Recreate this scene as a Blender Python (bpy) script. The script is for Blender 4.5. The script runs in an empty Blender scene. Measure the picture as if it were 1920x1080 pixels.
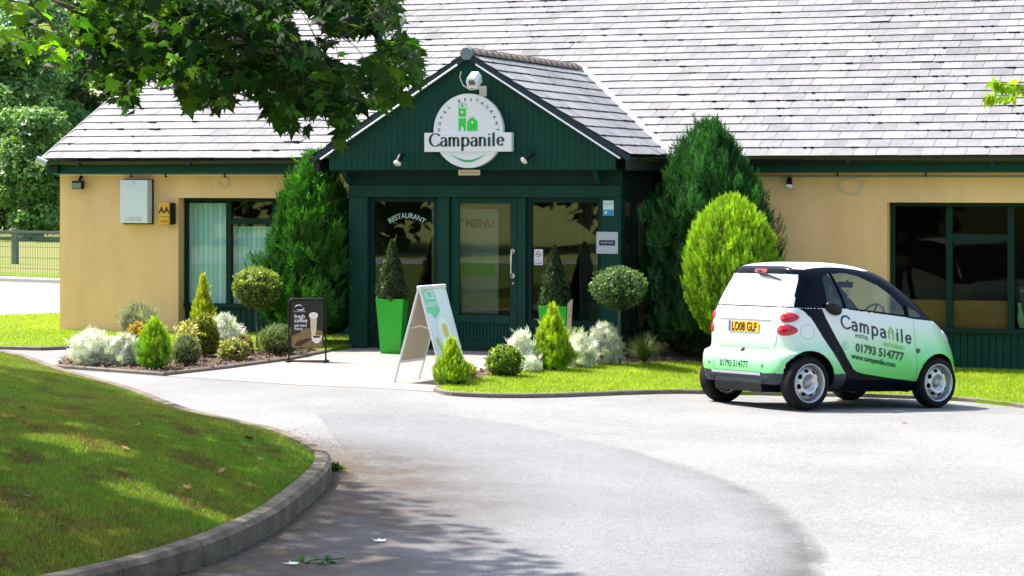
import bpy, bmesh, math, random
import numpy as np
from mathutils import Vector, Matrix
random.seed(7); rng = np.random.default_rng(7)
PI = math.pi
scene = bpy.context.scene
COL = scene.collection

# ------------------------------------------------------------------ camera, world, sun, exposure
YAW = math.radians(20.06)
VD = Vector((-math.sin(YAW), math.cos(YAW), 0)); RD = Vector((math.cos(YAW), math.sin(YAW), 0))
cd = bpy.data.cameras.new('camera'); cam = bpy.data.objects.new('camera', cd); COL.objects.link(cam)
cam.location = (10.693, -28.033, 2.34); cam.rotation_euler = (PI/2, 0, YAW)
cd.sensor_width = 36; cd.lens = 78.75; cd.shift_y = -(540-335)/1920; cd.clip_start = .5; cd.clip_end = 1500
cd.dof.use_dof = False
scene.camera = cam
SUN_EL = math.radians(58); SUN_AZ = math.radians(8)
sd = Vector((-math.cos(SUN_EL)*math.cos(SUN_AZ), math.cos(SUN_EL)*math.sin(SUN_AZ), math.sin(SUN_EL)))
w = bpy.data.worlds.new('World'); scene.world = w; w.use_nodes = True
nt = w.node_tree; sky = nt.nodes.new('ShaderNodeTexSky'); sky.sky_type = 'NISHITA'; sky.sun_disc = False
sky.sun_elevation = SUN_EL; sky.sun_rotation = math.atan2(sd.x, sd.y); sky.dust_density = 3.0; sky.air_density = 1.2
bg = nt.nodes['Background']; nt.links.new(sky.outputs[0], bg.inputs[0]); bg.inputs[1].default_value = .145
sl = bpy.data.lights.new('sun', 'SUN'); sl.energy = 4.6; sl.angle = math.radians(.55); sl.color = (1, .95, .86)
so = bpy.data.objects.new('sun', sl); COL.objects.link(so); so.rotation_euler = (-sd).to_track_quat('-Z', 'Y').to_euler(); so.location = (-20, 0, 30)
vs = scene.view_settings; vs.view_transform = 'Standard'; vs.look = 'None'; vs.exposure = 1.32; vs.gamma = 1

# ------------------------------------------------------------------ ground height
def sm(t):
    t = np.clip(t, 0, 1); return t*t*(3-2*t)
def zg(X, Y):
    a = -.137*sm((X-.5)/4.9)
    q = np.clip((Y+4.75)/2.5, 0, 1); q = .5*q+.5*sm(q)
    return a-.11*q*sm((X-2.2)/2.6)-.03*sm(Y/2)*sm((-X-4)/3)

# ------------------------------------------------------------------ materials
MATS = {}
def mat(name, col, rough=.6, metal=0, var=0, vscale=5, bump=0, bscale=40, spec=.5, attr=None, trans=0, col2=None, stretch=None, detail=4, alpha=None, grain=0):
    if name in MATS: return MATS[name]
    m = bpy.data.materials.new(name); m.use_nodes = True; t = m.node_tree; b = t.nodes['Principled BSDF']
    b.inputs['Roughness'].default_value = rough; b.inputs['Metallic'].default_value = metal
    b.inputs['Specular IOR Level'].default_value = spec
    L = t.links.new
    c = t.nodes.new('ShaderNodeRGB'); c.outputs[0].default_value = (*col, 1); out = c.outputs[0]
    tc = t.nodes.new('ShaderNodeTexCoord'); vec = tc.outputs['Object']
    if stretch:
        mp = t.nodes.new('ShaderNodeMapping'); mp.inputs['Scale'].default_value = stretch; L(vec, mp.inputs[0]); vec = mp.outputs[0]
    if var:
        n = t.nodes.new('ShaderNodeTexNoise'); n.inputs['Scale'].default_value = vscale; n.inputs['Detail'].default_value = detail+3; n.inputs['Roughness'].default_value = .65; L(vec, n.inputs['Vector'])
        r = t.nodes.new('ShaderNodeMapRange'); r.inputs[1].default_value = .3; r.inputs[2].default_value = .7; L(n.outputs[0], r.inputs[0])
        if col2 is not None:
            mx = t.nodes.new('ShaderNodeMix'); mx.data_type = 'RGBA'; L(r.outputs[0], mx.inputs[0]); L(out, mx.inputs[6]); mx.inputs[7].default_value = (*col2, 1); out = mx.outputs[2]
        else:
            r.inputs[3].default_value = 1-var; r.inputs[4].default_value = 1+var
            mx = t.nodes.new('ShaderNodeVectorMath'); mx.operation = 'SCALE'; L(out, mx.inputs[0]); L(r.outputs[0], mx.inputs[3]); out = mx.outputs[0]
    if grain:   # fine aggregate: two sizes of stone
        for gs, ga in ((62, grain*.8), (14, grain*.2)):
            g = t.nodes.new('ShaderNodeTexNoise'); g.inputs['Scale'].default_value = gs; g.inputs['Detail'].default_value = 2; L(vec, g.inputs['Vector'])
            gr = t.nodes.new('ShaderNodeMapRange'); gr.inputs[1].default_value = .25; gr.inputs[2].default_value = .75; gr.inputs[3].default_value = 1-ga; gr.inputs[4].default_value = 1+ga; L(g.outputs[0], gr.inputs[0])
            mx = t.nodes.new('ShaderNodeVectorMath'); mx.operation = 'SCALE'; L(out, mx.inputs[0]); L(gr.outputs[0], mx.inputs[3]); out = mx.outputs[0]
    if attr:
        a = t.nodes.new('ShaderNodeAttribute'); a.attribute_name = attr
        mx = t.nodes.new('ShaderNodeVectorMath'); mx.operation = 'MULTIPLY'; L(out, mx.inputs[0]); L(a.outputs['Color'], mx.inputs[1]); out = mx.outputs[0]
    L(out, b.inputs['Base Color'])
    if bump:
        n2 = t.nodes.new('ShaderNodeTexNoise'); n2.inputs['Scale'].default_value = bscale; n2.inputs['Detail'].default_value = 5; L(vec, n2.inputs['Vector'])
        bp = t.nodes.new('ShaderNodeBump'); bp.inputs['Strength'].default_value = bump; bp.inputs['Distance'].default_value = .01; L(n2.outputs[0], bp.inputs['Height']); L(bp.outputs[0], b.inputs['Normal'])
    if trans:
        tr = t.nodes.new('ShaderNodeBsdfTranslucent'); ms = t.nodes.new('ShaderNodeMixShader'); ms.inputs[0].default_value = trans
        sc = t.nodes.new('ShaderNodeVectorMath'); sc.operation = 'MULTIPLY'; L(out, sc.inputs[0]); sc.inputs[1].default_value = (1.5, 1.6, .6)
        L(sc.outputs[0], tr.inputs[0]); L(b.outputs[0], ms.inputs[1]); L(tr.outputs[0], ms.inputs[2])
        L(ms.outputs[0], t.nodes['Material Output'].inputs[0])
    MATS[name] = m; return m
def glass(name, tint, refl=1.0, rough=.02, ior=1.5, bump=0):
    m = bpy.data.materials.new(name); m.use_nodes = True; t = m.node_tree; t.nodes.remove(t.nodes['Principled BSDF'])
    tr = t.nodes.new('ShaderNodeBsdfTransparent'); tr.inputs[0].default_value = (*tint, 1)
    g = t.nodes.new('ShaderNodeBsdfGlossy'); g.inputs['Roughness'].default_value = rough; g.inputs[0].default_value = (refl, refl, refl, 1)
    f = t.nodes.new('ShaderNodeFresnel'); ge = t.nodes.new('ShaderNodeNewGeometry'); mr = t.nodes.new('ShaderNodeMapRange'); mr.inputs[3].default_value = ior; mr.inputs[4].default_value = 1/ior
    t.links.new(ge.outputs['Backfacing'], mr.inputs[0]); t.links.new(mr.outputs[0], f.inputs[0])   # thin sheet: same reflectance from both sides
    ms = t.nodes.new('ShaderNodeMixShader'); t.links.new(f.outputs[0], ms.inputs[0]); t.links.new(tr.outputs[0], ms.inputs[1]); t.links.new(g.outputs[0], ms.inputs[2])
    if bump:
        n2 = t.nodes.new('ShaderNodeTexNoise'); n2.inputs['Scale'].default_value = 1.5; tc = t.nodes.new('ShaderNodeTexCoord'); t.links.new(tc.outputs['Object'], n2.inputs['Vector'])
        bp = t.nodes.new('ShaderNodeBump'); bp.inputs['Strength'].default_value = bump; bp.inputs['Distance'].default_value = .02; t.links.new(n2.outputs[0], bp.inputs['Height']); t.links.new(bp.outputs[0], g.inputs['Normal'])
    t.links.new(ms.outputs[0], t.nodes['Material Output'].inputs[0]); return m

# ------------------------------------------------------------------ object helpers
def tag(o, label=None, cat=None, group=None, kind=None):
    if label: o['label'] = label
    if cat: o['category'] = cat
    if group: o['group'] = group
    if kind: o['kind'] = kind
    return o
def empty(name, loc=(0, 0, 0), rz=0, label=None, cat=None, group=None):
    o = bpy.data.objects.new(name, None); COL.objects.link(o); o.location = loc; o.rotation_euler = (0, 0, rz); o.empty_display_size = .1
    return tag(o, label, cat, group)
def link(name, me, m, parent=None):
    o = bpy.data.objects.new(name, me); COL.objects.link(o)
    if m is not None: me.materials.append(m)
    if parent is not None: o.parent = parent
    return o
def npmesh(name, V, F, m=None, parent=None, col=None, smooth=False):
    """V (n,3), F (k,3|4) arrays; col (n,3) per-vertex tint"""
    V = np.asarray(V, dtype=np.float32); F = np.asarray(F, dtype=np.int32)
    me = bpy.data.meshes.new(name); me.vertices.add(len(V)); me.vertices.foreach_set('co', V.ravel())
    k = F.shape[1]; me.loops.add(F.size); me.loops.foreach_set('vertex_index', F.ravel())
    me.polygons.add(len(F)); me.polygons.foreach_set('loop_start', np.arange(0, F.size, k, dtype=np.int32)); me.polygons.foreach_set('loop_total', np.full(len(F), k, dtype=np.int32))
    me.update(calc_edges=True)
    if col is not None:
        ca = me.color_attributes.new('tint', 'FLOAT_COLOR', 'POINT'); c4 = np.ones((len(V), 4), dtype=np.float32); c4[:, :3] = col; ca.data.foreach_set('color', c4.ravel())
    if smooth: me.polygons.foreach_set('use_smooth', np.ones(len(F), dtype=bool))
    return link(name, me, m, parent)
class MB:
    def __init__(s): s.v = []; s.f = []; s.c = []; s.col = (1, 1, 1)
    def add(s, vs, fs):
        o = len(s.v); s.v += [tuple(p) for p in vs]; s.f += [tuple(i+o for i in f) for f in fs]; s.c += [s.col]*len(vs); return s
    def box(s, x0, x1, y0, y1, z0, z1):
        return s.add([(x0,y0,z0),(x1,y0,z0),(x1,y1,z0),(x0,y1,z0),(x0,y0,z1),(x1,y0,z1),(x1,y1,z1),(x0,y1,z1)],
              [(0,3,2,1),(4,5,6,7),(0,1,5,4),(1,2,6,5),(2,3,7,6),(3,0,4,7)])
    def obox(s, c, ax, ay, az):
        c, ax, ay, az = map(Vector, (c, ax, ay, az)); P = []
        for k in (-1, 1):
            for (i, j) in ((-1,-1),(1,-1),(1,1),(-1,1)): P.append(c+ax*i+ay*j+az*k)
        return s.add(P, [(0,3,2,1),(4,5,6,7),(0,1,5,4),(1,2,6,5),(2,3,7,6),(3,0,4,7)])
    def tube(s, pts, r, n=8, cap=True):
        pts = [Vector(p) for p in pts]; R = r if hasattr(r, '__len__') else [r]*len(pts); V = []; F = []
        prev = None
        for i, p in enumerate(pts):
            d = (pts[min(i+1, len(pts)-1)]-pts[max(i-1, 0)]).normalized()
            a = d.orthogonal().normalized() if prev is None else (prev-d*prev.dot(d)).normalized()
            prev = a; b = d.cross(a)
            for k in range(n):
                t = 2*PI*k/n; V.append(p+(a*math.cos(t)+b*math.sin(t))*R[i])
        for i in range(len(pts)-1):
            for k in range(n): F.append((i*n+k, i*n+(k+1)%n, (i+1)*n+(k+1)%n, (i+1)*n+k))
        if cap: F.append(tuple(range(n))[::-1]); F.append(tuple((len(pts)-1)*n+k for k in range(n)))
        return s.add(V, F)
    def lathe(s, prof, M=Matrix(), n=32, close=False):
        V = []; F = []
        for (r, h) in prof:
            for k in range(n): t = 2*PI*k/n; V.append(M @ Vector((r*math.cos(t), r*math.sin(t), h)))
        for i in range(len(prof)-1+(1 if close else 0)):
            j = (i+1) % len(prof)
            for k in range(n): F.append((i*n+k, i*n+(k+1)%n, j*n+(k+1)%n, j*n+k))
        return s.add(V, F)
    def prism(s, pts, M, d):
        """2D outline extruded by d along local z"""
        n = len(pts); V = [M @ Vector((x, y, 0)) for x, y in pts]+[M @ Vector((x, y, d)) for x, y in pts]
        return s.add(V, [tuple(range(n))[::-1], tuple(range(n, 2*n))]+[(i, (i+1) % n, (i+1) % n+n, i+n) for i in range(n)])
    def build(s, name, m, parent=None, smooth=False, bevel=0, auto=None):
        me = bpy.data.meshes.new(name); me.from_pydata(s.v, [], s.f); me.update()
        ca = me.color_attributes.new('tint', 'FLOAT_COLOR', 'POINT'); c4 = np.ones((len(s.v), 4), dtype=np.float32); c4[:, :3] = np.array(s.c); ca.data.foreach_set('color', c4.ravel())
        o = link(name, me, m, parent)
        if smooth:
            for p in me.polygons: p.use_smooth = True
        if bevel:
            md = o.modifiers.new('b', 'BEVEL'); md.width = bevel; md.segments = 2; md.limit_method = 'ANGLE'
        if auto:
            for p in me.polygons: p.use_smooth = True
            me.set_sharp_from_angle(angle=auto)
        return o
def arc(cx, cy, r, a0, a1, n=16): return [(cx+r*math.cos(a0+(a1-a0)*i/n), cy+r*math.sin(a0+(a1-a0)*i/n)) for i in range(n+1)]
def text_mesh(txt, size, bold=0, sx=1.0, spacing=1.0, align='CENTER'):
    cu = bpy.data.curves.new('t', 'FONT'); cu.body = txt; cu.size = size; cu.offset = bold; cu.align_x = align; cu.space_character = spacing; cu.resolution_u = 3
    o = bpy.data.objects.new('t', cu); COL.objects.link(o); dg = bpy.context.evaluated_depsgraph_get(); me = o.evaluated_get(dg).to_mesh()
    V = [(v.co.x*sx, v.co.y) for v in me.vertices]; F = [tuple(p.vertices) for p in me.polygons]
    o.evaluated_get(dg).to_mesh_clear(); bpy.data.objects.remove(o); bpy.data.curves.remove(cu); return V, F
def lettering(name, txt, size, fn, m, parent, **k):
    """fn maps a 2D glyph point to 3D"""
    V, F = text_mesh(txt, size, **k); b = MB(); b.add([fn(x, y) for x, y in V], F); return b.build(name, m, parent)

# stroke alphabet for the name sign: (polyline lists) on a unit x-height
def A_(cx, cy, rx, ry, a0, a1, n=18): return [(cx+rx*math.cos(math.radians(a0+(a1-a0)*i/n)), cy+ry*math.sin(math.radians(a0+(a1-a0)*i/n))) for i in range(n+1)]
GL = {
 'C': (1.22, [A_(.72, .72, .66, .72, 42, 318, 30)]),
 'a': (.92, [A_(.40, .66, .30, .32, 150, 20, 12)+[(.72, .5), (.72, .0)], [(.72, .58), (.45, .56)]+A_(.38, .28, .28, .27, 100, 300, 14)+[(.72, .2)]]),
 'm': (1.45, [[(.12, 1.0), (.12, 0)], A_(.38, .66, .25, .32, 165, 0, 12)+[(.63, 0)], A_(.90, .66, .26, .32, 165, 0, 12)+[(1.16, 0)]]),
 'p': (1.0, [[(.12, 1.0), (.12, -.5)], A_(.47, .5, .38, .48, 150, -150, 26)]),
 'n': (.98, [[(.12, 1.0), (.12, 0)], A_(.42, .66, .28, .32, 165, 0, 12)+[(.70, 0)]]),
 'i': (.42, [[(.14, 1.0), (.14, 0)], [(.14, 1.28), (.14, 1.36)]]),
 'l': (.42, [[(.14, 1.5), (.14, 0)]]),
 'e': (.95, [[(.12, .55), (.78, .55)]+A_(.45, .53, .34, .45, 5, 322, 28)]),
}
def stroke_word(word, xh, thick, thin, gap, fn, widths=None, name='lettering', m=None, parent=None, skip=()):
    b = MB(); x = 0
    for ci, ch in enumerate(word):
        wd, strokes = GL[ch]
        if ci not in skip:
            for st in strokes:
                P0_ = [Vector((x+a*xh, c*xh)) for a, c in st]; P = [P0_[0]]; Lf = []; Rt = []
                for q in P0_[1:]:
                    k_ = max(1, int((q-P[-1]).length/.02)); s_ = P[-1].copy(); P += [s_.lerp(q, (j+1)/k_) for j in range(k_)]
                for i, p in enumerate(P):
                    d = (P[min(i+1, len(P)-1)]-P[max(i-1, 0)]); d = d.normalized() if d.length > 0 else Vector((0, 1))
                    q = thin+(thick-thin)*abs(d.y)**1.3; nn = Vector((-d.y, d.x))*q/2
                    if i in (0, len(P)-1): e = d*(thin*.3)*(1 if i else -1)
                    else: e = Vector((0, 0))
                    Lf.append(p+nn+e); Rt.append(p-nn+e)
                n = len(P); b.add([fn(*v) for v in Lf+Rt], [(i, i+1, n+i+1, n+i) for i in range(n-1)])
        x += wd*xh+gap
    return b.build(name, m, parent), x

# ------------------------------------------------------------------ colours
M_ASPH = mat('asphalt', (.195, .193, .193), .8, var=.20, vscale=.45, bump=1, bscale=70, spec=.4, grain=.44)
M_PATCH = mat('asphalt_smooth', (.165, .166, .175), .78, var=.12, vscale=.8, bump=1, bscale=80, spec=.4, grain=.44)
M_PAVE = mat('paving', (.27, .225, .21), .8, var=.12, vscale=2.2, bump=.4, bscale=60)
M_GRASSG = mat('turf', (.075, .12, .018), .9, var=.5, vscale=2.4, col2=(.07, .07, .02), bump=.8, bscale=60, spec=.05)
M_LAWN = mat('lawn_turf', (.19, .27, .02), .9, var=.5, vscale=3, col2=(.10, .17, .02), bump=.8, bscale=60, spec=.1)
M_FIELD = mat('field_turf', (.15, .20, .035), .95, var=.5, vscale=.3, col2=(.24, .20, .08), spec=.1)
M_BLADE = mat('grass_blade', (1, 1, 1), .6, attr='tint', trans=.35, spec=.3)
M_SOIL = mat('soil', (.09, .055, .035), .95, var=.6, vscale=14, col2=(.035, .022, .015), bump=1, bscale=50)
M_KERB = mat('kerb_concrete', (.23, .19, .145), .9, var=.5, vscale=5, col2=(.09, .072, .052), bump=1, bscale=60, spec=.2, grain=.3)
M_WALL = mat('render_ochre', (.94, .55, .28), .9, var=.09, vscale=1.6, stretch=(1, 1, .35), grain=.05, spec=.2, bump=.25, bscale=120)
M_GREEN = mat('green_paint', (.003, .046, .031), .6, var=.15, vscale=3, spec=.22)
M_GREEND = mat('green_paint_frame', (.002, .026, .020), .6, var=.12, vscale=3, spec=.22)
M_SLATE = mat('slate', (.205, .202, .208), .6, attr='tint', var=.17, vscale=3.5, bump=.3, bscale=25, spec=.2, grain=.12)
M_LEAD = mat('lead', (.27, .27, .29), .45, var=.1, vscale=6)
M_TERRA = mat('ridge_clay', (.22, .13, .085), .8, var=.4, vscale=14, col2=(.30, .27, .23), bump=.4)
M_WHITE = mat('white_plastic', (.80, .80, .82), .35)
M_BLACK = mat('black_plastic', (.010, .010, .012), .4, spec=.25)
M_GUT = mat('gutter_black', (.012, .016, .020), .3)
M_DARK = mat('interior_dark', (.060, .044, .033), .9)
M_TAN = mat('interior_tan', (.42, .20, .07), .6, var=.2, vscale=4)
M_CHROME = mat('steel', (.75, .75, .76), .18, metal=1)
M_ALU = mat('aluminium', (.62, .63, .64), .4, metal=.6)
M_GLASS = glass('window_glass', (.84, .90, .86), 1.0, .012, 1.55, .02); M_GLASD = glass('window_glass_tinted', (.75, .78, .74), 1.0, .015, 1.13); M_GLASC = glass('window_glass_clear', (.95, .97, .96), 1.0, .015, 1.5, .03)
M_BARK = mat('bark', (.085, .065, .05), .9, var=.5, vscale=20, col2=(.14, .115, .09), bump=1, bscale=30)
M_GREENBOX = mat('planter_green', (.015, .42, .02), .30, spec=.5)
M_LEAF = mat('leaf', (1, 1, 1), .45, attr='tint', trans=.35, spec=.4)
M_LEAFT = mat('leaf_thin', (1, 1, 1), .5, attr='tint', trans=.5, spec=.14)
M_CONIF = mat('conifer_leaf', (1, 1, 1), .6, attr='tint', trans=.25, spec=.3)
M_SILV = mat('silver_leaf', (1, 1, 1), .8, attr='tint', trans=.2, spec=.2)
M_INK = mat('ink_green', (.008, .05, .045), .5)
M_NAVY = mat('ink_navy', (.012, .012, .06), .4)
M_LIME = mat('logo_green', (.03, .62, .06), .4)

# ------------------------------------------------------------------ ground, road, lawns
def sheet(name, poly, dz, m, step=.3, kind='structure', thick=0):
    bm = bmesh.new(); vs_ = [bm.verts.new((x, y, 0)) for x, y in poly]; bm.faces.new(vs_)
    xs = [p[0] for p in poly]; ys = [p[1] for p in poly]
    x = math.floor(max(min(xs), -14)/step)*step
    while x < min(max(xs), 13):
        x += step; bmesh.ops.bisect_plane(bm, geom=bm.verts[:]+bm.edges[:]+bm.faces[:], plane_co=(x, 0, 0), plane_no=(1, 0, 0))
    y = math.floor(max(min(ys), -18)/step)*step
    while y < min(max(ys), 8):
        y += step; bmesh.ops.bisect_plane(bm, geom=bm.verts[:]+bm.edges[:]+bm.faces[:], plane_co=(0, y, 0), plane_no=(0, 1, 0))
    if thick:
        ed = [e for e in bm.edges if e.is_boundary]; r = bmesh.ops.extrude_edge_only(bm, edges=ed)
        for g in r['geom']:
            if isinstance(g, bmesh.types.BMVert): g.co.z = -thick
    for v in bm.verts: v.co.z += float(zg(v.co.x, v.co.y))+dz
    me = bpy.data.meshes.new(name); bm.to_mesh(me); bm.free(); o = link(name, me, m)
    return tag(o, kind=kind)
def nonuni(a, b, c, d, st):
    return np.concatenate([-np.geomspace(-a, -b+1e-3, 14)[:-1] if a < b else [], np.arange(b, c, st), np.geomspace(c, d, 14)])
gx = np.concatenate([np.linspace(-400, -30, 10)[:-1], np.arange(-30, 20, 1.0), np.linspace(20, 400, 10)])
gy = np.concatenate([np.linspace(-300, -34, 8)[:-1], np.arange(-34, 24, 1.0), np.linspace(24, 700, 14)])
GX, GY = np.meshgrid(gx, gy); GZ = zg(GX, GY)-.06-.25*sm((GX+4)/-2*0)
nx, ny = len(gx), len(gy); I = np.arange(nx*ny).reshape(ny, nx)
F = np.stack([I[:-1, :-1], I[:-1, 1:], I[1:, 1:], I[1:, :-1]], -1).reshape(-1, 4)
tag(npmesh('ground', np.stack([GX, GY, GZ], -1).reshape(-1, 3), F, M_FIELD, smooth=True), kind='structure')
sheet('road', [(-60, 26.8), (-16.4, 16.15), (-8, 14.1), (30, 5), (30, -32), (-60, -32)], 0, M_ASPH, .5)
sheet('road_patch', [(1.2, -7.7), (2.2, -7.0), (3.2, -7.35), (4.86, -8.7), (6.34, -10.69), (7.22, -12.65), (7.65, -14.28), (7.9, -18), (4.2, -18), (4.15, -14.5), (3.9, -12.6), (3.3, -11.2), (2.3, -9.6)], .004, M_PATCH, .6)
PAVE = [(-2.0, .3), (2.05, .3), (2.0, -.1), (1.5, -1.0), (1.05, -2.5), (1.1, -4.0), (1.43, -5.12), (-.4, -5.0), (-2.28, -4.5), (-2.07, -3.39), (-1.9, -1.95)]
sheet('path', PAVE, .004, M_PAVE, .5)
BEDL = [(-4.1, -3.95), (-2.28, -4.49), (-2.07, -3.39), (-1.9, -1.95), (-2.0, -.5), (-2.6, -.9), (-3.2, -.9), (-4.1, -.5), (-5.2, -.9), (-5.0, -2.2)]
LAWNL = [(-12, -1.9), (-6.44, -1.6), (-5.78, -1.56), (-5.2, -.9), (-4.1, -.5), (-3.2, -.9), (-2.6, -.9), (-2.0, -.5), (-2.0, 2.1), (-7.75, 2.1), (-7.75, 9.0), (-10.04, 5.79), (-10.66, 4.93), (-14, .5)]
LAWNR = [(1.43, -5.11), (1.73, -5.36), (2.31, -5.17), (2.96, -4.44), (3.75, -2.87), (4.4, -2.1), (5.2, -1.75), (6.1, -1.70), (6.75, -1.82), (7.43, -2.35), (9, -4.2), (13, -9), (16, -9), (16, 2.3), (5.0, 2.3), (5, 1.2), (4, .5), (2.93, .08), (2.68, -.29), (2.0, -1.52), (1.52, -2.92), (1.39, -3.98)]
BEDR = [(1.43, -5.1), (1.39, -3.98), (1.52, -2.92), (2.0, -1.52), (2.68, -.29), (2.93, .08), (4, .5), (5, 1.2), (5, 2.3), (2.05, 2.3), (2.05, -.1), (1.5, -1.0), (1.05, -2.5), (1.1, -4.0)]
sheet('lawn', LAWNL, .035, M_LAWN, .4, thick=.06); sheet('lawn', LAWNR, .045, M_LAWN, .4, thick=.07)
sheet('flower_bed', BEDL, .03, M_SOIL, .25, thick=.05); sheet('flower_bed', BEDR, .035, M_SOIL, .25, thick=.05)
sheet('verge', [(-60, 27.0), (-16.4, 16.35), (-8, 14.3), (-8, 17), (-16.6, 19.2), (-60, 30)], .05, M_LAWN, .8, thick=.06)

# --- grass bank in the foreground with its kerb
def catmull(P, n=6, closed=False):
    out = []; N = len(P)
    for i in range(N if closed else N-1):
        p = [Vector(P[(i+k-1) % N] if closed else P[min(max(i+k-1, 0), N-1)]) for k in range(4)]
        for j in range(n):
            t = j/n; out.append(.5*((2*p[1])+(-p[0]+p[2])*t+(2*p[0]-5*p[1]+4*p[2]-p[3])*t*t+(-p[0]+3*p[1]-3*p[2]+p[3])*t**3))
    if not closed: out.append(Vector(P[-1]))
    return out
KERB = catmull([(2.0, -23), (3.3, -19), (3.88, -16.9), (4.02, -15.6), (3.91, -14.35), (3.66, -13.25), (3.30, -12.0), (2.95, -11.22), (2.45, -10.60), (1.94, -10.12), (1.38, -9.76), (.53, -9.10), (-1.06, -7.4), (-2.9, -5.68), (-5.18, -3.52), (-8.2, -2.6), (-12, -2.4)], 8)
BANK = KERB+[Vector((-16, -6)), Vector((-17, -15)), Vector((-10, -23))]
bc = Vector((-4.0, -13.5)); RN = 46
def bankz(r, p):
    d = (p-bc).length
    return .095+.34*(1-math.exp(-(1-r)*5.5))*min(1, 1)
V = []; rs = [1-.985*(i/RN)**1.3 for i in range(RN+1)]
for r in rs:
    for p in BANK:
        q = bc+(p-bc)*r; V.append((q.x, q.y, float(zg(q.x, q.y))+bankz(r, p)))
nb = len(BANK)
F = [(i*nb+k, i*nb+(k+1) % nb, (i+1)*nb+(k+1) % nb, (i+1)*nb+k) for i in range(RN) for k in range(nb)]
me = bpy.data.meshes.new('grass_bank'); me.from_pydata(V, [], F); me.update()
bank = link('grass_bank', me, M_GRASSG); tag(bank, kind='structure')
for p in me.polygons: p.use_smooth = True
def bank_at(x, y):
    """height of the bank surface"""
    d = Vector((x, y))-bc; a = math.atan2(d.y, d.x); best = None
    return d, a
# kerb stones
def kerb(path, hgt, wid, m, dz=0, seg=.9, name='kerb', inset=0):
    b = MB(); acc = 0
    P = [Vector(p) for p in path]; n = len(P); N = []
    for i in range(n):
        d = (P[min(i+1, n-1)]-P[max(i-1, 0)]).normalized(); N.append(Vector((d.y, -d.x)))
    for i in range(n-1):
        L = (P[i+1]-P[i]).length; acc += L; g0 = 0; g1 = 0
        if acc > seg: acc = 0; g1 = .007
        a, c = P[i], P[i+1]-(P[i+1]-P[i]).normalized()*g1
        q = [a+N[i]*0, a-N[i]*wid, c-N[i+1]*wid, c]
        ch = .012 if hgt < .1 else .032
        for zlo, zhi, o in ((-.05, hgt-ch, 0), (hgt-ch, hgt, ch)):
            base = [(p.x, p.y) for p in q]
            top = [(a-N[i]*o), a-N[i]*(wid-0), c-N[i+1]*wid, c-N[i+1]*o]
            if o == 0: top = q
            z = [float(zg(p.x, p.y))+dz for p in q]
            b.add([(p[0], p[1], z[k]+zlo) for k, p in enumerate(base)]+[(p.x, p.y, z[k]+zhi) for k, p in enumerate(top)], [(4,5,6,7),(0,1,5,4),(1,2,6,5),(2,3,7,6),(3,0,4,7)])
    o = b.build(name, m); tag(o, kind='structure'); return o
kerb(KERB, .168, .13, M_KERB, seg=.9)
def dens(poly, st=.4):
    out = []
    for a, c in zip(poly[:-1], poly[1:]):
        a, c = Vector(a), Vector(c); n = max(1, int((c-a).length/st))
        out += [a.lerp(c, i/n) for i in range(n)]
    return out+[Vector(poly[-1])]
M_EDGE = mat('edging', (.12, .10, .085), .9, var=.4, vscale=8, col2=(.2, .17, .14))
kerb(dens(catmull([(1.40, -5.11), (1.73, -5.39), (2.31, -5.20), (2.96, -4.47), (3.75, -2.90), (4.4, -2.13), (5.2, -1.78), (6.1, -1.73), (6.75, -1.85), (7.43, -2.38), (9, -4.23), (13, -9)], 5)), .05, .035, M_EDGE)
kerb(dens([(-4.12, -3.98), (-2.28, -4.52), (-2.04, -3.39), (-1.87, -1.95), (-1.97, -.5)]), .045, .045, M_EDGE)
kerb(dens([(-12, -1.93), (-6.44, -1.63), (-5.78, -1.59), (-5.2, -.95)]), .05, .05, M_EDGE)
kerb([Vector(p) for p in dens([(-60, 26.9), (-16.4, 16.25), (-8, 14.2)], 1.5)], .10, .12, mat('kerb_pale', (.5, .48, .45), .9))

# ------------------------------------------------------------------ building
bld = empty('hotel_building', (0, 0, 0), 0, 'single-storey ochre hotel with a grey slate roof and a green gabled entrance porch', 'building')
WY = 2.1; EZ = 2.62; TP = math.tan(math.radians(25.5)); XL, XR = -7.75, 15.0
def wallbox(x0, x1, z0, z1): return MB().box(x0, x1, WY, WY+.28, z0, z1)
b = MB(); b.box(XL, -5.69, WY, WY+.28, -.3, 2.5); b.box(-5.69, -1.9, WY, WY+.28, 2.05, 2.5); b.box(1.95, 5.08, WY, WY+.28, -.3, 2.5); b.box(5.08, XR, WY, WY+.28, 2.02, 2.5)
b.box(XL, XL+.28, WY+.28, 16.0, -.3, 2.5); b.box(XR-.28, XR, WY+.28, 16, -.3, 2.5); b.box(XL+.28, XR-.28, 15.72, 16.0, -.3, 2.5)
# gable end triangle
b.add([(XL, 1.9, 2.5), (XL, 9.0, 2.5+7.1*TP*.98), (XL, 16.1, 2.5), (XL+.25, 1.9, 2.5), (XL+.25, 9.0, 2.5+7.1*TP*.98), (XL+.25, 16.1, 2.5)], [(0, 2, 1), (3, 4, 5), (0, 1, 4, 3), (1, 2, 5, 4)])
b.build('wall', M_WALL, bld)
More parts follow.
